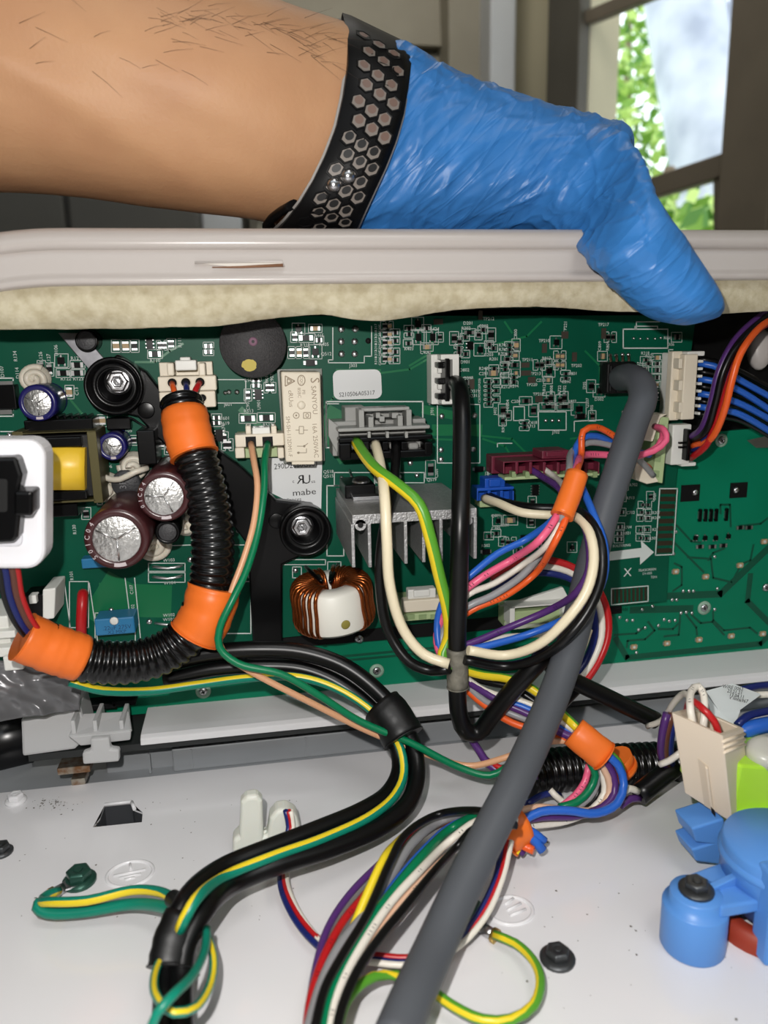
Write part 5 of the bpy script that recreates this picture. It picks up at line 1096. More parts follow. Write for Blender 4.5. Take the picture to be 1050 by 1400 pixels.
# three thin wires through the standing clip and under the bundle
g = 'thin red, white and navy wires along the panel'
for c, dx, dy, l in (('red', 4, 0, 'red'), ('white', 9, 3, 'white'), ('navy', -3, 2, 'navy blue printed')):
    wire(c, 9, [(392+dx*.6, 1108, 't', 14), (396+dx*.5, 1130, 't', 9), (390+dx*.6, 1165, 't', 5), (385+dx*.8, 1205, 't', 4), (400+dx, 1245+dy, 't', 4), (428+dx, 1280+dy*2, 't', 4), (460, 1303+dy*3, 't', 4), (505, 1305+dy*3.4, 't', 4), (560, 1309+dy*3.2, 't', 4), (615+dx*.5, 1293+dy*2, 't', 5), (655+dx, 1250+dy, 't', 8), (680+dx*.8, 1200, 't', 12), (690+dx, 1150, 't', 16)], f'thin {l} wire from the nylon clip passing under the colourful bundle', g, marks=.3 if c == 'navy' else None)
# ---- colourful bundle fanning to the bottom edge
g = 'colourful wires fanning down from the orange tape under the grey cable'
FAN = [('black', 11, [(700, 1118), (650, 1108), (600, 1113), (555, 1140), (532, 1180), (503, 1248), (468, 1306), (444, 1351), (428, 1415)], 20, 'black wire beside the yellow one'),
 ('purple', 10, [(695, 1128), (640, 1115), (575, 1130), (520, 1180), (477, 1224), (448, 1269), (431, 1327), (418, 1415)], 10, 'purple wire at the outer edge'),
 ('red', 11, [(698, 1122), (650, 1112), (595, 1122), (540, 1165), (500, 1222), (470, 1258), (445, 1303), (426, 1360), (418, 1420)], 12, 'red printed wire'),
 ('grey', 15, [(702, 1122), (647, 1114), (606, 1120), (565, 1150), (535, 1195), (502, 1248), (466, 1293), (440, 1347), (420, 1420)], 13, 'grey wire'),
 ('yellow', 12, [(575, 1132), (560, 1138), (545, 1150), (524, 1175), (505, 1215), (484, 1265), (466, 1310), (450, 1365), (436, 1420)], 20, 'bright yellow wire'),
 ('green', 13, [(705, 1112), (655, 1114), (619, 1131), (578, 1169), (538, 1217), (507, 1258), (480, 1303), (455, 1354), (440, 1420)], 18, 'green wire'),
 ('blue', 9, [(706, 1116), (650, 1116), (614, 1130), (582, 1158), (545, 1200), (515, 1242), (486, 1290), (460, 1345), (446, 1420)], 14, 'blue wire'),
 ('white', 12, [(706, 1120), (654, 1122), (612, 1152), (571, 1193), (534, 1234), (503, 1279), (475, 1327), (456, 1375), (448, 1420)], 18, 'white printed wire'),
 ('peach', 10, [(706, 1126), (655, 1135), (619, 1163), (572, 1208), (538, 1246), (510, 1288), (486, 1330), (466, 1380), (455, 1420)], 16, 'beige printed wire'),
 ('brown', 9, [(706, 1118), (650, 1116), (600, 1128), (560, 1160), (530, 1205), (505, 1250), (475, 1300), (452, 1350), (438, 1420)], 11, 'brown printed wire'),
 ('black', 12, [(706, 1128), (652, 1130), (626, 1156), (592, 1193), (549, 1245), (518, 1283), (488, 1328), (468, 1375), (458, 1420)], 20, 'black wire nearest the grey cable'),
 ('purple', 11, [(522, 1278), (513, 1292), (500, 1314), (479, 1344), (460, 1382), (452, 1420)], 16, 'short purple wire low in the fan')]
for c, d, pts, h, l in FAN:
    P = [(x, y, 't', h*(.55+.45*min(1, i/3)) if i > 1 or pts[0][0] < 640 else h+8-i*4) for i, (x, y) in enumerate(pts)]
    if c == 'yellow': P = [(q[0], q[1], 't', h*(.3, .45, .75, 1, .85, .6, .45, .4, .4)[i]) for i, q in enumerate(P)]
    wire(c, d, P, f'{l} in the fan of wires at the lower edge', g, marks=.22 if 'printed' in l else None)
wire('lime', 14, [(458, 1425, 't', 12), (464, 1398, 't', 12), (474, 1368, 't', 12), (498, 1342, 't', 11), (525, 1333, 't', 9), (555, 1336, 't', 7), (585, 1351, 't', 6), (619, 1375, 't', 6), (660, 1394, 't', 6), (698, 1394, 't', 6), (729, 1375, 't', 6), (739, 1342, 't', 6), (729, 1313, 't', 5), (705, 1290, 't', 4), (676, 1278, 't', 3)], 'lime green earth wire with yellow stripe looping on the white panel', '', 'yellow', sdir=(-.8, -.3, .5), sc=.9)
# ---- thick grey cable
wire('grey', 40, [(848, 517, -13), (862, 516, -24), (875, 524, -32), (879, 545, -38), (869, 572, -40), (858, 605, -43), (843, 650, -46), (827, 700, -49), (814, 750, -52), (801, 800, -55), (786, 862, -61), (765, 930, -70), (733, 1008, -83), (701, 1076, -95), (664, 1148, -105), (630, 1217, -114), (594, 1296, -125), (560, 1372, -138), (536, 1430, -146)], 'thick dark grey cable running diagonally down from the black square plug', ns=24, name='thick_cable', cat='cable').data.materials[0] = mat('cable_grey', (78, 81, 86), .5, spec=.35)
# ---- thick black tube loop
g = 'thick black tubing'
wire('black', 25, [(622, 524, -12), (628, 530, -24), (631, 560, -34), (631, 640, -44), (629, 720, -52), (627, 800, -53), (625, 870, -53), (625, 930, -53), (628, 978, -53), (638, 1001, -53), (654, 1001, -53), (674, 976, -55), (702, 942, -58), (732, 910, -60), (752, 885, -60)], 'thick black tube hanging from the comb plug and hooking back up', g, ns=18, name='tube', cat='tube')
wire('black', 24, [(735, 893, -52), (775, 925, -52), (830, 953, -52), (897, 985, -54)], 'straight black tube reaching right toward the tan plug', g, ns=16, name='tube', cat='tube')
wire('black', 22, [(790, 935, -46), (765, 962, -47), (735, 1000, -50), (715, 1030, -54)], 'short black tube stub slanting behind the grey cable', g, ns=14, name='tube', cat='tube')
wire('white', 9, [(885, 993, -60), (905, 985, -66), (922, 960, -74), (936, 948, -80), (944, 958, -86), (945, 985, -92)], 'white wire arching from the black tube end into the tan plug')
tape([(625, 886, -53), (625, 912, -53), (626, 940, -53)], 30, None, 'grey cloth tape wrapped on the thick black tube', mat('cloth_tape', (128, 124, 112), .6, vscale=260, rgb2=(86, 84, 76), bump=.6, bscale=700), cat='tape')
# ---- wires of the grey power plug
g = 'three wires of the black and grey power plug'
wire('lime', 17, [(487, 604, -18), (498, 622, -28), (515, 642, -38), (545, 664, -46), (573, 690, -51), (588, 735, -53), (600, 785, -52), (612, 835, -51), (614, 870, -50), (605, 902, -52), (618, 915, -54)], 'green and yellow earth wire of the power plug curving over the heat sink', g, 'yellow', sdir=(-1, -.15, -.6), sc=.45)
wire('cream', 15, [(513, 606, -18), (519, 630, -30), (526, 680, -48), (529, 740, -52), (533, 800, -52), (552, 862, -52), (580, 895, -54), (614, 908, -57)], 'cream wire of the power plug hanging in front of the heat sink', g)
wire('black', 15, [(541, 606, -17), (541, 635, -24), (537, 668, -38), (530, 700, -48), (522, 745, -49), (520, 800, -47), (530, 860, -46), (560, 905, -50), (590, 917, -52), (614, 914, -56)], 'black wire of the power plug hanging beside the cream one', g)
# ---- wires of the right-hand group through the orange shrink sleeve
g = 'wires passing through the upright orange shrink sleeve'
SH = [('orange', 10, [(888, 640, -17), (868, 625, -22), (845, 600, -28), (815, 584, -30), (797, 590, -32), (795, 620, -33), (787, 650, -36), (775, 705, -42), (758, 742, -44), (731, 785, -46), (690, 815, -47), (645, 834, -47), (612, 862, -45), (608, 890, -48), (616, 910, -53)], 'orange printed', .35),
 ('blue', 10, [(888, 622, -17), (850, 612, -24), (815, 596, -28), (794, 600, -30), (785, 622, -32), (782, 652, -35), (765, 700, -40), (720, 737, -43), (680, 757, -44), (645, 785, -45), (610, 815, -44), (598, 850, -44), (602, 890, -48), (614, 908, -53)], 'blue', None),
 ('grey', 10, [(893, 650, -16), (875, 630, -21), (845, 612, -26), (805, 605, -28), (784, 616, -30), (778, 645, -33), (769, 704, -42), (748, 745, -45), (716, 785, -47), (672, 815, -48), (640, 829, -48), (606, 862, -45), (604, 890, -48), (615, 910, -53)], 'grey', None),
 ('pink', 11, [(895, 583, -18), (907, 590, -24), (900, 610, -27), (870, 624, -27), (830, 622, -27), (800, 622, -29), (786, 645, -33), (762, 704, -41), (738, 738, -45), (700, 765, -47), (655, 792, -48), (620, 822, -46), (597, 868, -44), (602, 895, -49), (614, 910, -53)], 'pink printed', .4),
 ('white', 9, [(742, 640, -14), (758, 652, -22), (772, 672, -32), (770, 704, -40), (752, 740, -42), (715, 772, -44), (675, 798, -45), (640, 813, -46), (612, 850, -44), (606, 888, -48), (616, 908, -53)], 'white', None)]
for c, d, p, l, mk in SH:
    p = [(a, b, y-13) if 640 < b < 745 and a > 735 and y < -30 else (a, b, y) for a, b, y in p]
    wire(c, d, p, f'{l} wire through the orange shrink sleeve, curving back to the thick black tube', g, marks=mk)
wire('pink', 9, [(895, 583, -20), (908, 588, -27), (911, 602, -29), (893, 617, -29), (868, 623, -28)], 'short pink wire curling out of the cream open plug')
tag(tape([(789, 648, -49), (780, 675, -52), (768, 706, -55)], 31, None, 'glossy orange shrink sleeve standing upright round several wires', m_tape, name='shrink_sleeve', cat='sleeve', wob=.01))
# purple, blue, cream and black loops
g = 'loops to the right of the thick black tube'
wire('purple', 11, [(724, 641, -14), (742, 652, -20), (765, 668, -32), (788, 700, -44), (804, 735, -57), (805, 780, -63), (790, 808, -62), (755, 832, -52), (700, 856, -48), (645, 879, -50), (612, 890, -51)], 'purple wire from the burgundy plug looping round to the thick black tube', g, marks=.2)
wire('blue', 11, [(788, 652, -36), (798, 672, -44), (812, 705, -54), (826, 745, -61), (825, 790, -65), (803, 830, -62), (765, 850, -54), (720, 868, -50), (670, 882, -51), (635, 890, -52)], 'blue wire looping outside the purple one', g)
wire('black', 14, [(668, 678, -13), (690, 687, -22), (730, 694, -32), (765, 695, -36), (785, 697, -44), (805, 710, -56), (821, 740, -63), (823, 785, -67), (807, 830, -70), (775, 872, -70), (735, 900, -64), (690, 911, -57), (635, 902, -57)], 'thick black wire from the blue plug making the outermost loop', g)
wire('cream', 14, [(662, 681, -13), (682, 688, -23), (715, 701, -33), (750, 704, -36), (775, 704, -42), (793, 710, -53), (807, 730, -61), (812, 765, -66), (802, 808, -69), (772, 850, -69), (735, 882, -65), (690, 896, -59), (640, 889, -59)], 'thick cream wire from the blue plug looping inside the black one', g)
wire('white', 8, [(636, 884, -49), (680, 872, -47), (730, 868, -44), (775, 862, -42), (800, 835, -38), (815, 800, -34)], 'thin white wire behind the blue looping wire', g)
g = 'trio of red, white and navy wires behind the grey cable'
for i, (c, l) in enumerate((('red', 'red'), ('white', 'white'), ('navy', 'navy blue'))):
    d = i*9
    wire(c, 10, [(672, 790+d*.8, -22), (705, 770+d, -26), (745, 765+d, -30), (785, 776+d, -32), (814-d*.5, 800+d, -34), (830-d, 835+d*.3, -36), (831-d, 870, -38), (818-d, 905, -40), (797-d, 935-d*.2, -44), (775-d*.6, 955-d*.3, -48)], f'{l} wire of the trio bowing out right of the grey cable', g)
wire('cream', 10, [(806, 860, -40), (795, 890, -42), (775, 925, -46), (760, 945, -48)], 'short cream wire seen just right of the grey cable')
# ---- bundle from the cloth tape to the second orange tape
g = 'wires from the cloth tape to the lower orange tape'
BUN = [('lime', 12, [(630, 915, -50), (660, 923, -50), (695, 928, -51), (728, 942, -54), (764, 972, -60), (792, 998, -67)], 'green and yellow', 'yellow'), ('black', 11, [(630, 920, -48), (665, 932, -48), (700, 940, -50), (735, 962, -55), (788, 1004, -65)], 'black', None), ('purple', 11, [(630, 926, -49), (660, 945, -50), (690, 962, -53), (722, 976, -57), (756, 996, -62), (790, 1012, -67)], 'purple', None),
 ('white', 9, [(630, 922, -49), (665, 945, -50), (711, 958, -54), (745, 972, -58), (790, 1002, -66)], 'white', None), ('blue', 10, [(630, 928, -48), (668, 952, -50), (712, 965, -55), (755, 986, -60), (790, 1008, -66)], 'blue', None), ('grey', 10, [(630, 930, -48), (662, 958, -51), (700, 976, -54), (745, 992, -60), (788, 1010, -65)], 'grey', None), ('orange', 10, [(628, 934, -48), (660, 962, -51), (700, 988, -55), (748, 1002, -60), (786, 1014, -65)], 'orange', None)]
for c, d, p, l, s_ in BUN: wire(c, d, p, f'{l} wire from the cloth tape down to the lower orange tape', g, s_)
tape([(784, 1000, -68), (806, 1018, -71), (826, 1034, -73)], 44, None, 'orange tape band in front of the lower corrugated sleeve', m_tape, cat='tape', flat=.7)
corr([(715, 1062, -50), (760, 1053, -48), (830, 1048, -47), (900, 1044, -47), (955, 1043, -48)], 60, 'dark corrugated sleeve lying behind the tan plug and orange tape')
tape([(838, 1038, -54), (846, 1052, -54)], 52, None, 'edge of orange tape behind the looping blue wire', m_tape, cat='tape', flat=.8)
g = 'wires looping below the lower orange tape'
LOOP = [('blue', 12, [(826, 1030, -73), (845, 1046, -74), (853, 1072, -76), (844, 1098, -79), (815, 1112, -81), (775, 1108, -81), (738, 1110, -81), (705, 1128, -82)], 'blue', None), ('purple', 11, [(822, 1034, -72), (838, 1058, -73), (840, 1085, -75), (824, 1104, -77), (790, 1115, -78), (740, 1117, -79), (705, 1124, -80)], 'purple', None),
 ('peach', 10, [(818, 1040, -72), (831, 1062, -73), (833, 1085, -74), (818, 1106, -76), (780, 1108, -77), (735, 1104, -78), (700, 1112, -80)], 'beige', None), ('white', 10, [(815, 1042, -71), (825, 1064, -72), (826, 1085, -73), (810, 1106, -75), (775, 1122, -76), (735, 1128, -77), (705, 1130, -79)], 'white printed', .4),
 ('black', 9, [(813, 1043, -70), (820, 1066, -71), (816, 1088, -72), (797, 1104, -74), (770, 1108, -75)], 'black', None), ('grey', 9, [(812, 1042, -71), (817, 1060, -72), (812, 1082, -73), (795, 1100, -75), (775, 1106, -76)], 'grey', None),
 ('orange', 9, [(810, 1044, -70), (814, 1066, -71), (806, 1086, -72), (785, 1103, -74), (765, 1104, -75)], 'orange', None), ('green', 11, [(808, 1044, -72), (814, 1060, -73), (806, 1080, -74), (788, 1097, -76), (765, 1104, -77)], 'green', None), ('pink', 10, [(805, 1046, -71), (800, 1068, -72), (786, 1088, -74), (766, 1104, -76)], 'pink printed', .4),
 ('lime', 9, [(829, 1026, -72), (845, 1040, -73), (852, 1062, -72), (848, 1090, -70)], 'green and yellow', None), ('navy', 9, [(765, 1087, -62), (750, 1085, -64), (735, 1090, -66), (720, 1100, -70)], 'short dark blue', None), ('white', 9, [(752, 1080, -64), (762, 1090, -66), (775, 1100, -70)], 'short white', None)]
for c, d, p, l, mk in LOOP: wire(c, d, p, f'{l} wire looping under the lower orange tape', g, marks=mk)
tape([(716, 1128, -81), (702, 1137, -82), (690, 1146, -82)], 54, None, 'orange tape band close against the grey cable, lowest of the bands', m_tape, cat='tape', flat=.8)
g = 'cut wire ends below the lowest orange tape'
wire('blue', 14, [(708, 1135, -83), (725, 1143, -84), (742, 1163, -86)], 'stubby blue wire end below the lowest orange tape', g); wire('blue', 11, [(712, 1128, -83), (730, 1138, -84), (745, 1150, -85)], 'second stubby blue wire end above the first', g)
wire('orange', 12, [(700, 1146, -83), (715, 1156, -84), (730, 1163, -86)], 'stubby orange wire end below the lowest orange tape', g); wire('yellow', 9, [(692, 1150, -83), (702, 1160, -84), (710, 1166, -85)], 'stubby yellow wire end below the lowest orange tape', g); wire('purple', 9, [(698, 1150, -82), (708, 1160, -83), (716, 1168, -84)], 'stubby purple wire end below the lowest orange tape', g)
g = 'purple and red wires under the long green one'
wire('purple', 11, [(643, 1008, -50), (656, 1028, -54), (668, 1045, -58), (700, 1062, -62), (735, 1060, -64)], 'purple wire dipping behind the long green wire', g); wire('red', 8, [(660, 1035, -54), (680, 1048, -60), (710, 1056, -62), (738, 1048, -63)], 'thin red wire dipping behind the long green wire', g)
# ---- wires at the far upper right
g = 'blue and black wires fanning out of the tall cream plug'
for i, (y0, y1, ye) in enumerate(((497, 512, 552), (518, 527, 572), (538, 545, 583), (556, 560, 600))):
    wire('blue', 9, [(955, y0, -10), (975, y0+3, -13), (1005, y1+4, -15), (1070, ye, -12)], ['topmost', 'second', 'third', 'lowest'][i]+' blue wire leaving the tall cream plug', g)
for i, (y0, y1, ye) in enumerate(((491, 503, 540), (508, 519, 557), (528, 537, 570), (548, 552, 588), (566, 570, 606))):
    wire('black', 8, [(955, y0, -9), (975, y0+3, -11), (1005, y1+2, -12), (1070, ye, -10)], ['topmost', 'second', 'third', 'fourth', 'lowest'][i]+' black wire leaving the tall cream plug', g)
g = 'five wires rising from the short white plug'
for c, l, p in (('purple', 'purple', [(944, 598, -14), (960, 585, -22), (972, 552, -26), (983, 508, -28), (1003, 468, -28), (1035, 436, -24), (1085, 405, -16)]), ('black', 'black', [(946, 602, -14), (966, 588, -24), (979, 548, -28), (989, 508, -30), (1008, 472, -30), (1040, 440, -26), (1085, 412, -18)]), ('navy', 'dark blue', [(946, 616, -13), (962, 605, -20), (976, 572, -24), (988, 530, -26), (1002, 490, -26), (1030, 450, -22), (1085, 420, -14)]), ('red', 'dark red', [(945, 626, -13), (966, 608, -22), (983, 568, -27), (996, 525, -29), (1010, 488, -29), (1035, 452, -25), (1085, 425, -16)]), ('orange', 'orange', [(946, 610, -14), (972, 600, -24), (990, 562, -30), (1000, 522, -32), (1012, 484, -32), (1038, 448, -28), (1085, 420, -18)])):
    wire(c, 10, p, f'{l} wire rising from the short white plug to the upper edge', g)
# ================================================================ things round the edges
kn = B(1033, 478, 8); obj('light_guide', M().lathe([(2.2, 0), (7.2, 3), (7.6, 6), (6.8, 8.2), (3, 9), (0, 9)], kn, (-.35, -1, 0), 24, sx=.55), mat('milky_plastic', (190, 184, 180), .35), con, label='milky rounded light guide')
# white socket plate near the viewer
sp_ = thing('socket_plate', 'white rounded plate with a black socket block, standing forward of the transformer', 'socket', B(0, 785, -62))
def rrect(x0, y0, x1, y1, r, n=6):
    out_ = []
    for cx, cy, a0 in ((x1-r, y0+r, -90), (x1-r, y1-r, 0), (x0+r, y1-r, 90), (x0+r, y0+r, 180)):
        out_ += [(cx+r*math.cos(math.radians(a0+90*k/n)), cy+r*math.sin(math.radians(a0+90*k/n))) for k in range(n+1)]
    return out_
obj('plate', pp_(M(), rrect(-80, 601, 61, 779, 26), 68, 58), mat('plate_white', (226, 226, 230), .3), sp_, bevel=1.6, seg=3)
obj('socket_rim', pp_(M(), rrect(-70, 622, 30, 748, 8), 69, 67), mat('rim_white', (214, 214, 220), .35), sp_, bevel=.6)
obj('socket_block', pp_(M(), [(-60, 627), (22, 625), (30, 650), (25, 672), (27, 705), (24, 735), (18, 742), (-60, 746)], 73, 66), m_black, sp_, bevel=.8)
obj('socket_catch', pp_(M(), rrect(18, 672, 44, 706, 5), 75, 66), m_black, sp_, bevel=1.0)
obj('socket_opening', pp_(M(), rrect(-50, 655, 10, 700, 4), 73.4, 72.6), m_hole, sp_)
# white clips and plug low on the board under the plate
lp = thing('wire_plug', 'white and black plug low on the board behind the plate wires', 'connector', B(55, 850, -2))
obj('housing', pp_(M(), [(58, 806), (76, 804), (74, 846), (58, 848)], 16, 2), m_whitep, lp, bevel=.5); obj('socket_body', pp_(M(), [(30, 815), (60, 812), (60, 850), (36, 846)], 12, 2), m_black, lp, bevel=.5); obj('white_tab', M().box(*bb(40, 814, 49, 826, 14, 10)), m_whitep, lp, bevel=.3)
lc = thing('wire_clip', 'white stepped plastic clip at the corner of the dark board', 'clip', B(10, 900, -8))
obj('block', M().box(*bb(-20, 842, 10, 890, 22, 2)), m_whitep, lc, bevel=.5); obj('step', M().box(*bb(-4, 862, 20, 874, 25, 8)), m_whitep, lc, bevel=.4); obj('step', M().box(*bb(-14, 884, 26, 900, 26, 6)), m_whitep, lc, bevel=.4); obj('hook', M().box(*bb(6, 896, 30, 918, 28, 10)), m_whitep, lc, bevel=.5)
# crinkled grey film
def film(P4, nx, ny, amp, seed, f=.16):
    m = M(); a, b, c, d = P4
    for j in range(ny+1):
        for i in range(nx+1):
            u, v = i/nx, j/ny; p = a*(1-u)*(1-v)+b*u*(1-v)+c*u*v+d*(1-u)*v
            q = noise.noise(V((p.x*f, p.z*f*1.6+p.y*.1, seed))); q2 = noise.noise(V((p.x*f*2.6, p.z*f*3+p.y*.2, seed+5)))
            m.v.append(p+V((0, -1, .25))*(amp*(1-2*abs(q))+amp*.4*(1-2*abs(q2))))
    for j in range(ny):
        for i in range(nx):
            o = j*(nx+1)+i; m.f.append([o, o+1, o+nx+2, o+nx+1]); m.m.append(0); m.s.append(True)
    return m
fo = obj('plastic_film', film([B(-40, 893, -26), B(112, 920, -16), B(112, 968, -17), B(-40, 990, -34)], 60, 26, 2.6, 3.0, .07), mat('grey_film', (110, 110, 112), .3, .3), None, normals=False)
sd = fo.modifiers.new('thick', 'SOLIDIFY'); sd.thickness = .0002
tag(fo, 'crinkled grey plastic film tucked under the corner of the board', 'film')
hose = obj('drain_hose', M().tube(spline([B(-40, 1040, 24), B(0, 1010, 22), B(40, 1005, 26)], 3), 13, 18), mat('hose_black', (18, 18, 20), .25), None); tag(hose, 'glossy black hose behind the white corner block', 'hose')
# ---- tan plug near the viewer
m_tan2 = mat('tan_plastic', (224, 208, 186), .42)
tp = thing('terminal_plug', 'tan rectangular plug with a centre groove on the lime housing', 'connector', B(970, 1110, -96))
A_, B_, C_, D_ = B(918, 974, -96), B(988, 1006, -104), B(1001, 1125, -100), B(936, 1084, -92)
E_, F_ = B(1017, 996, -92), B(1026, 1113, -88); G_ = A_+(E_-B_); H_ = D_+(F_-C_)
m = M(); m.add([A_, B_, C_, D_, G_, E_, F_, H_], [(3, 2, 1, 0), (1, 2, 6, 5), (0, 4, 7, 3), (4, 5, 6, 7), (2, 3, 7, 6)])
# open top: rim with recess
def inner_pt(p, k=.8): c = (A_+B_+E_+G_)/4; return c+(p-c)*k
dn = (D_-A_).normalized()*7
top = [A_, B_, E_, G_]; ri = [inner_pt(p) for p in top]; lo_ = [p+dn for p in ri]
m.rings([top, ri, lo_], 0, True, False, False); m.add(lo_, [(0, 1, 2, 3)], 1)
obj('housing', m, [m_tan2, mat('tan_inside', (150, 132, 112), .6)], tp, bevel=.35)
L2 = lambda p, q, t: p+(q-p)*t
pt = lambda u, v: L2(L2(A_, B_, u), L2(D_, C_, u), v)
nf = (B_-A_).cross(D_-A_).normalized(); nf = nf if nf.y < 0 else -nf
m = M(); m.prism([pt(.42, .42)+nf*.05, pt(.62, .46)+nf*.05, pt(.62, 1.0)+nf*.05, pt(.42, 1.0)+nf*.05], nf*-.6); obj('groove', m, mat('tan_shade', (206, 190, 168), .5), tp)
m = M(); m.prism([pt(.57, .46), pt(.62, .47), pt(.62, 1.0), pt(.57, .99)], nf*.7); obj('groove_edge', m, m_tan2, tp, bevel=.15)
m = M(); m.prism([pt(.585, .93)+nf*.7, pt(.66, .95)+nf*.7, pt(.66, 1.03)+nf*.7, pt(.585, 1.0)+nf*.7], nf*.1); obj('notch', m, m_hole, tp)
for k in (.06, .12, .18): 
    a, b = L2(B_, C_, k), L2(E_, F_, k); obj('side_rib', M().tube([a, b], .45, 6), m_tan2, tp)
a, b = L2(C_, F_, .15), L2(C_, F_, .6); m = M(); m.prism([a, b, b+V((1, -.5, -5)), a+V((2.5, -.5, -4))], (.0, -.6, 0)); obj('metal_tab', m, m_blackm, tp)
wire('white', 10, [(950, 1000, -97), (944, 972, -97), (945, 945, -90), (955, 938, -88), (962, 950, -90), (962, 985, -95), (960, 1000, -95)], 'white printed wire bent double into the top of the tan plug', marks=.3)
wire('red', 10, [(985, 1015, -100), (976, 985, -100), (960, 968, -98), (945, 958, -90), (938, 975, -78)], 'red wire entering the top of the tan plug')
g = 'purple, brown and blue wires behind the tan plug'
for c, x, l in (('purple', 0, 'purple'), ('brown', 7, 'brown'), ('navy', 15, 'dark blue')): wire(c, 11, [(912+x, 975, -72), (906+x*.8, 1000, -72), (904+x*.8, 1030, -70), (912+x*.5, 1050, -66)], f'{l} wire behind the left edge of the tan plug', g)
wire('white', 9, [(932, 1028, -84), (915, 1040, -82), (902, 1045, -80)], 'short white wire end beside the tan plug'); wire('black', 28, [(925, 1045, -66), (900, 1065, -67), (872, 1088, -69)], 'black tape sleeve slanting down beside the tan plug', ns=14, name='sleeve', cat='sleeve')
g = 'wire ends out of the slanting black sleeve'
wire('white', 10, [(872, 1082, -70), (860, 1078, -71), (848, 1086, -72)], 'white wire end out of the slanting black sleeve', g); wire('purple', 10, [(874, 1092, -70), (862, 1092, -71), (848, 1102, -72)], 'purple wire end out of the slanting black sleeve', g)
# ---- lime housing, translucent knob
m_lime = mat('lime_plastic', (172, 222, 60), .35, sss=.1)
lh = thing('valve_cap', 'lime green plastic housing on top of the blue valve', 'housing', B(1040, 1130, -95))
def hexa(P, Q): 
    m = M(); n = len(P); m.add(P+Q, [tuple(range(n)), tuple(range(2*n-1, n-1, -1))]+[(i, i+n, (i+1) % n+n, (i+1) % n) for i in range(n)]); return m
fr = [B(1012, 1046, -97), B(1100, 1052, -97), B(1100, 1128, -97), B(1016, 1142, -97), B(998, 1122, -97)]
obj('housing', hexa(fr, [p+V((0, 26, 0)) for p in fr]), m_lime, lh, bevel=.8)
fr = [B(1018, 1118, -100), B(1100, 1108, -100), B(1100, 1126, -100), B(1022, 1141, -100)]; obj('rim', hexa(fr, [p+V((0, 20, 0)) for p in fr]), m_lime, lh, bevel=.6)
obj('olive_collar', M().lathe([(14, 0), (14.5, 2), (12, 5), (0, 5)], B(1056, 1050, -84)+V((0, 0, -3)), (0, 0, 1), 28), mat('olive_plastic', (84, 96, 40), .4), lh)
obj('clear_knob', M().lathe([(5.2, 0), (5.2, 4), (4.4, 5.4), (3, 5.8), (0, 5.8)], B(1044, 1040, -92), (-.1, -.35, 1), 24), mat('milky_knob', (216, 214, 206), .3, trans=.3), lh)
# sheet with print, blue wires
m = M(); q = [B(966, 946, -62), B(1002, 936, -58), B(1040, 950, -58), B(1010, 972, -66), B(985, 975, -68)]
sh_ = obj('label_flag', M().prism(q, (0, .3, .25)), mat('flag_white', (216, 222, 222), .4), None); tag(sh_, 'white printed label flag folded behind the tan plug', 'label')
t = M(); cflag = B(993, 948, -62)+V((0, -.6, 0)); ux = (q[1]-q[0]).normalized(); uy = V((0, 0, 1))
for i, s in enumerate(('WIRE 0062', '23.21.21', '13.04.11', 'S 0006967')): text_on(t, s, cflag+V((1.5+i*.8, -.3, 2.2-i*1.5)), 1.2, V((1, 0, -.25)), V((.2, 0, 1)))
obj('flag_print', t, mat('black_ink', (18, 18, 18), .6), sh_, normals=False)
obj('flag_wing', M().prism([B(966, 950, -62), B(985, 975, -68), B(1012, 972, -66), B(1005, 990, -70), B(975, 985, -70)], (0, .3, .2)), mat('flag_white', (216, 222, 222), .4), sh_)
g = 'blue wires round the lime housing'
wire('navy', 11, [(1008, 992, -78), (1020, 980, -76), (1040, 974, -74), (1085, 968, -70)], 'dark blue wire arching behind the lime housing', g); wire('blue', 22, [(1010, 1003, -78), (1030, 995, -78), (1085, 985, -74)], 'wide bright blue wire arching behind the lime housing', g)
wire('navy', 10, [(1012, 944, -50), (1035, 938, -48), (1085, 935, -46)], 'dark blue wire above the label flag'); wire('white', 9, [(1035, 950, -52), (1085, 948, -50)], 'white wire right of the label flag')
# ---- blue inlet valve
m_valve = mat('valve_blue', (88, 144, 214), .38, spec=.45, sss=.08)
va_ = thing('inlet_valve', 'light blue plastic valve body bolted to the white panel', 'valve', T(1040, 1300))
ft = T(946, 1291); kf = (ft-CP).dot(_f)/FPX; Rf = 42.5*kf
def hgt(py, base, px=None):
    """height above the panel at BASE that meets picture row py"""
    lo, hi = 0.0, 90.0
    for _ in range(40):
        mdl = (lo+hi)/2; d = base+V((0, 0, mdl))-CP; y = 700-FPX*d.dot(CU)/d.dot(_f)
        if y > py: lo = mdl
        else: hi = mdl
    return lo
hf = hgt(1233, ft); ht = hgt(1218, ft)
obj('foot', M().lathe([(Rf*.96, 0), (Rf, .6), (Rf, hf-.8), (Rf*.97, hf-.2), (Rf*.8, hf), (Rf*.8, ht-.5), (Rf*.76, ht), (0, ht)], ft, (0, 0, 1), 40), m_valve, va_, label='round blue mounting foot')
mm = M(); hexbolt(mm, ft+V((0, 0, ht)), (0, 0, 1), 4.2, 2.9, 3.0); obj('hex_screw', mm, m_dsteel, va_, bevel=.15, label='dark steel hex screw')
bc = T(1062, 1262); Rb = 78*((bc-CP).dot(_f)/FPX); hb = hgt(1150, bc); 
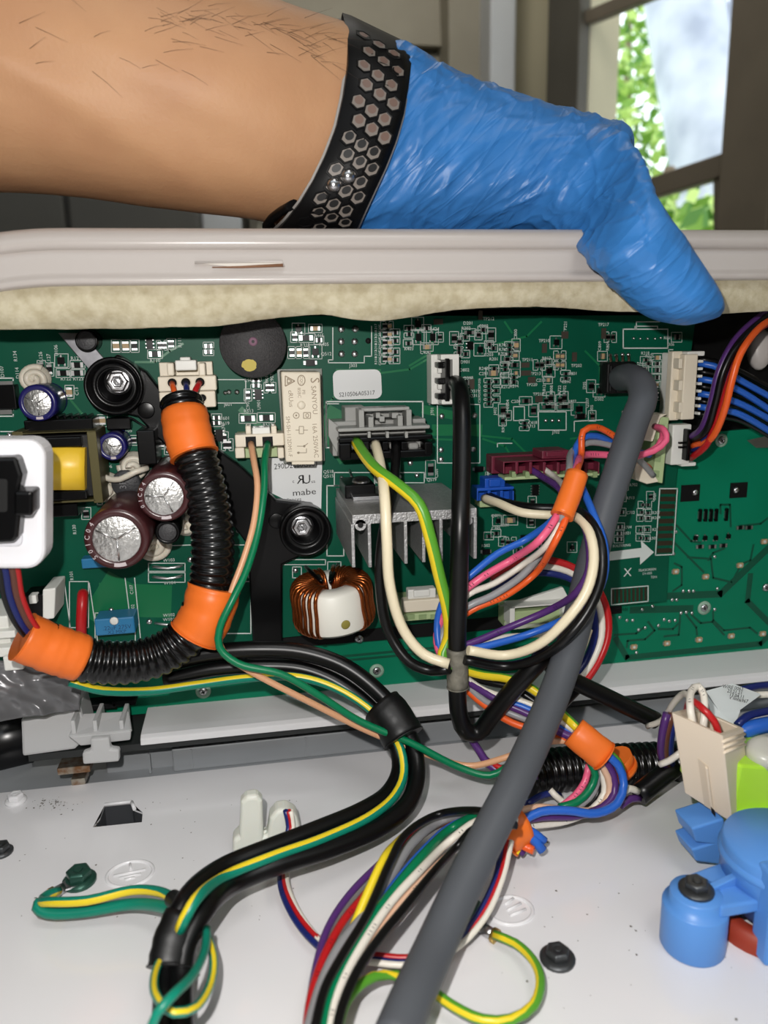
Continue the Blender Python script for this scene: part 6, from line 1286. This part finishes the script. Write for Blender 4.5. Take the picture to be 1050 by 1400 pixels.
obj('body', M().lathe([(Rb*.8, 6), (Rb*.8, hb*.5), (Rb, hb*.5+1), (Rb, hb-1), (Rb*.96, hb), (0, hb)], bc, (0, 0, 1), 48), m_valve, va_)
obj('collar', M().lathe([(Rb*1.03, hb-5), (Rb*1.05, hb-4.5), (Rb*1.05, hb-3.6), (Rb*1.0, hb-3)], bc, (0, 0, 1), 48, cap=False), m_valve, va_)
dv = V((bc.x-ft.x, bc.y-ft.y, 0)).normalized(); sv = V((-dv.y, dv.x, 0))
h1 = ht-3.5
m = M(); a = ft+dv*Rf*.3; b = bc-dv*Rb*.6
m.prism([a-sv*6+V((0, 0, h1)), b-sv*7+V((0, 0, h1)), b+sv*8+V((0, 0, h1)), a+sv*6+V((0, 0, h1))], (0, 0, 3.2)); obj('arm', m, m_valve, va_, bevel=.6)
m = M(); a2 = ft+dv*Rf*.55; m.prism([a2-sv*.9, b-sv*.9+V((0, 0, ht-.5)), b-sv*.9+V((0, 0, ht+3.5)), a2-sv*.9+V((0, 0, ht+.5))], sv*1.8); obj('gusset', m, m_valve, va_, bevel=.3)
lg = T(1052, 1312); obj('leg', M().box((lg.x-2.6, lg.y-2, Z0), (lg.x+9, lg.y+4, Z0+hgt(1190, lg))), m_valve, va_, bevel=.8)
for y0, y1 in ((1133, 1152), (1162, 1178)):
    p, q = B(947, y1, -98), B(995, y0, -98); obj('fin', M().prism([B(946, y0, -98), B(990, y0-14, -98), B(996, y1+6, -98), B(952, y1, -98)], (0, 9, 0)), m_valve, va_, bevel=.5)
obj('port_hole', M().lathe([(1.1, 0), (.9, .1), (0, .1)], bc+V((math.cos(math.radians(222))*Rb, math.sin(math.radians(222))*Rb, hb*.72)), (-.74, -.67, 0), 12), mat('port_teal', (10, 70, 70), .5), va_)
ringb = T(1045, 1262); 
obj('seal_ring', M().lathe([(13, 0), (13, 5), (11, 5.5), (9, 5)], ringb, (0, 0, 1), 30, cap=False), mat('seal_red', (150, 52, 30), .5), va_, label='dark orange sealing ring')
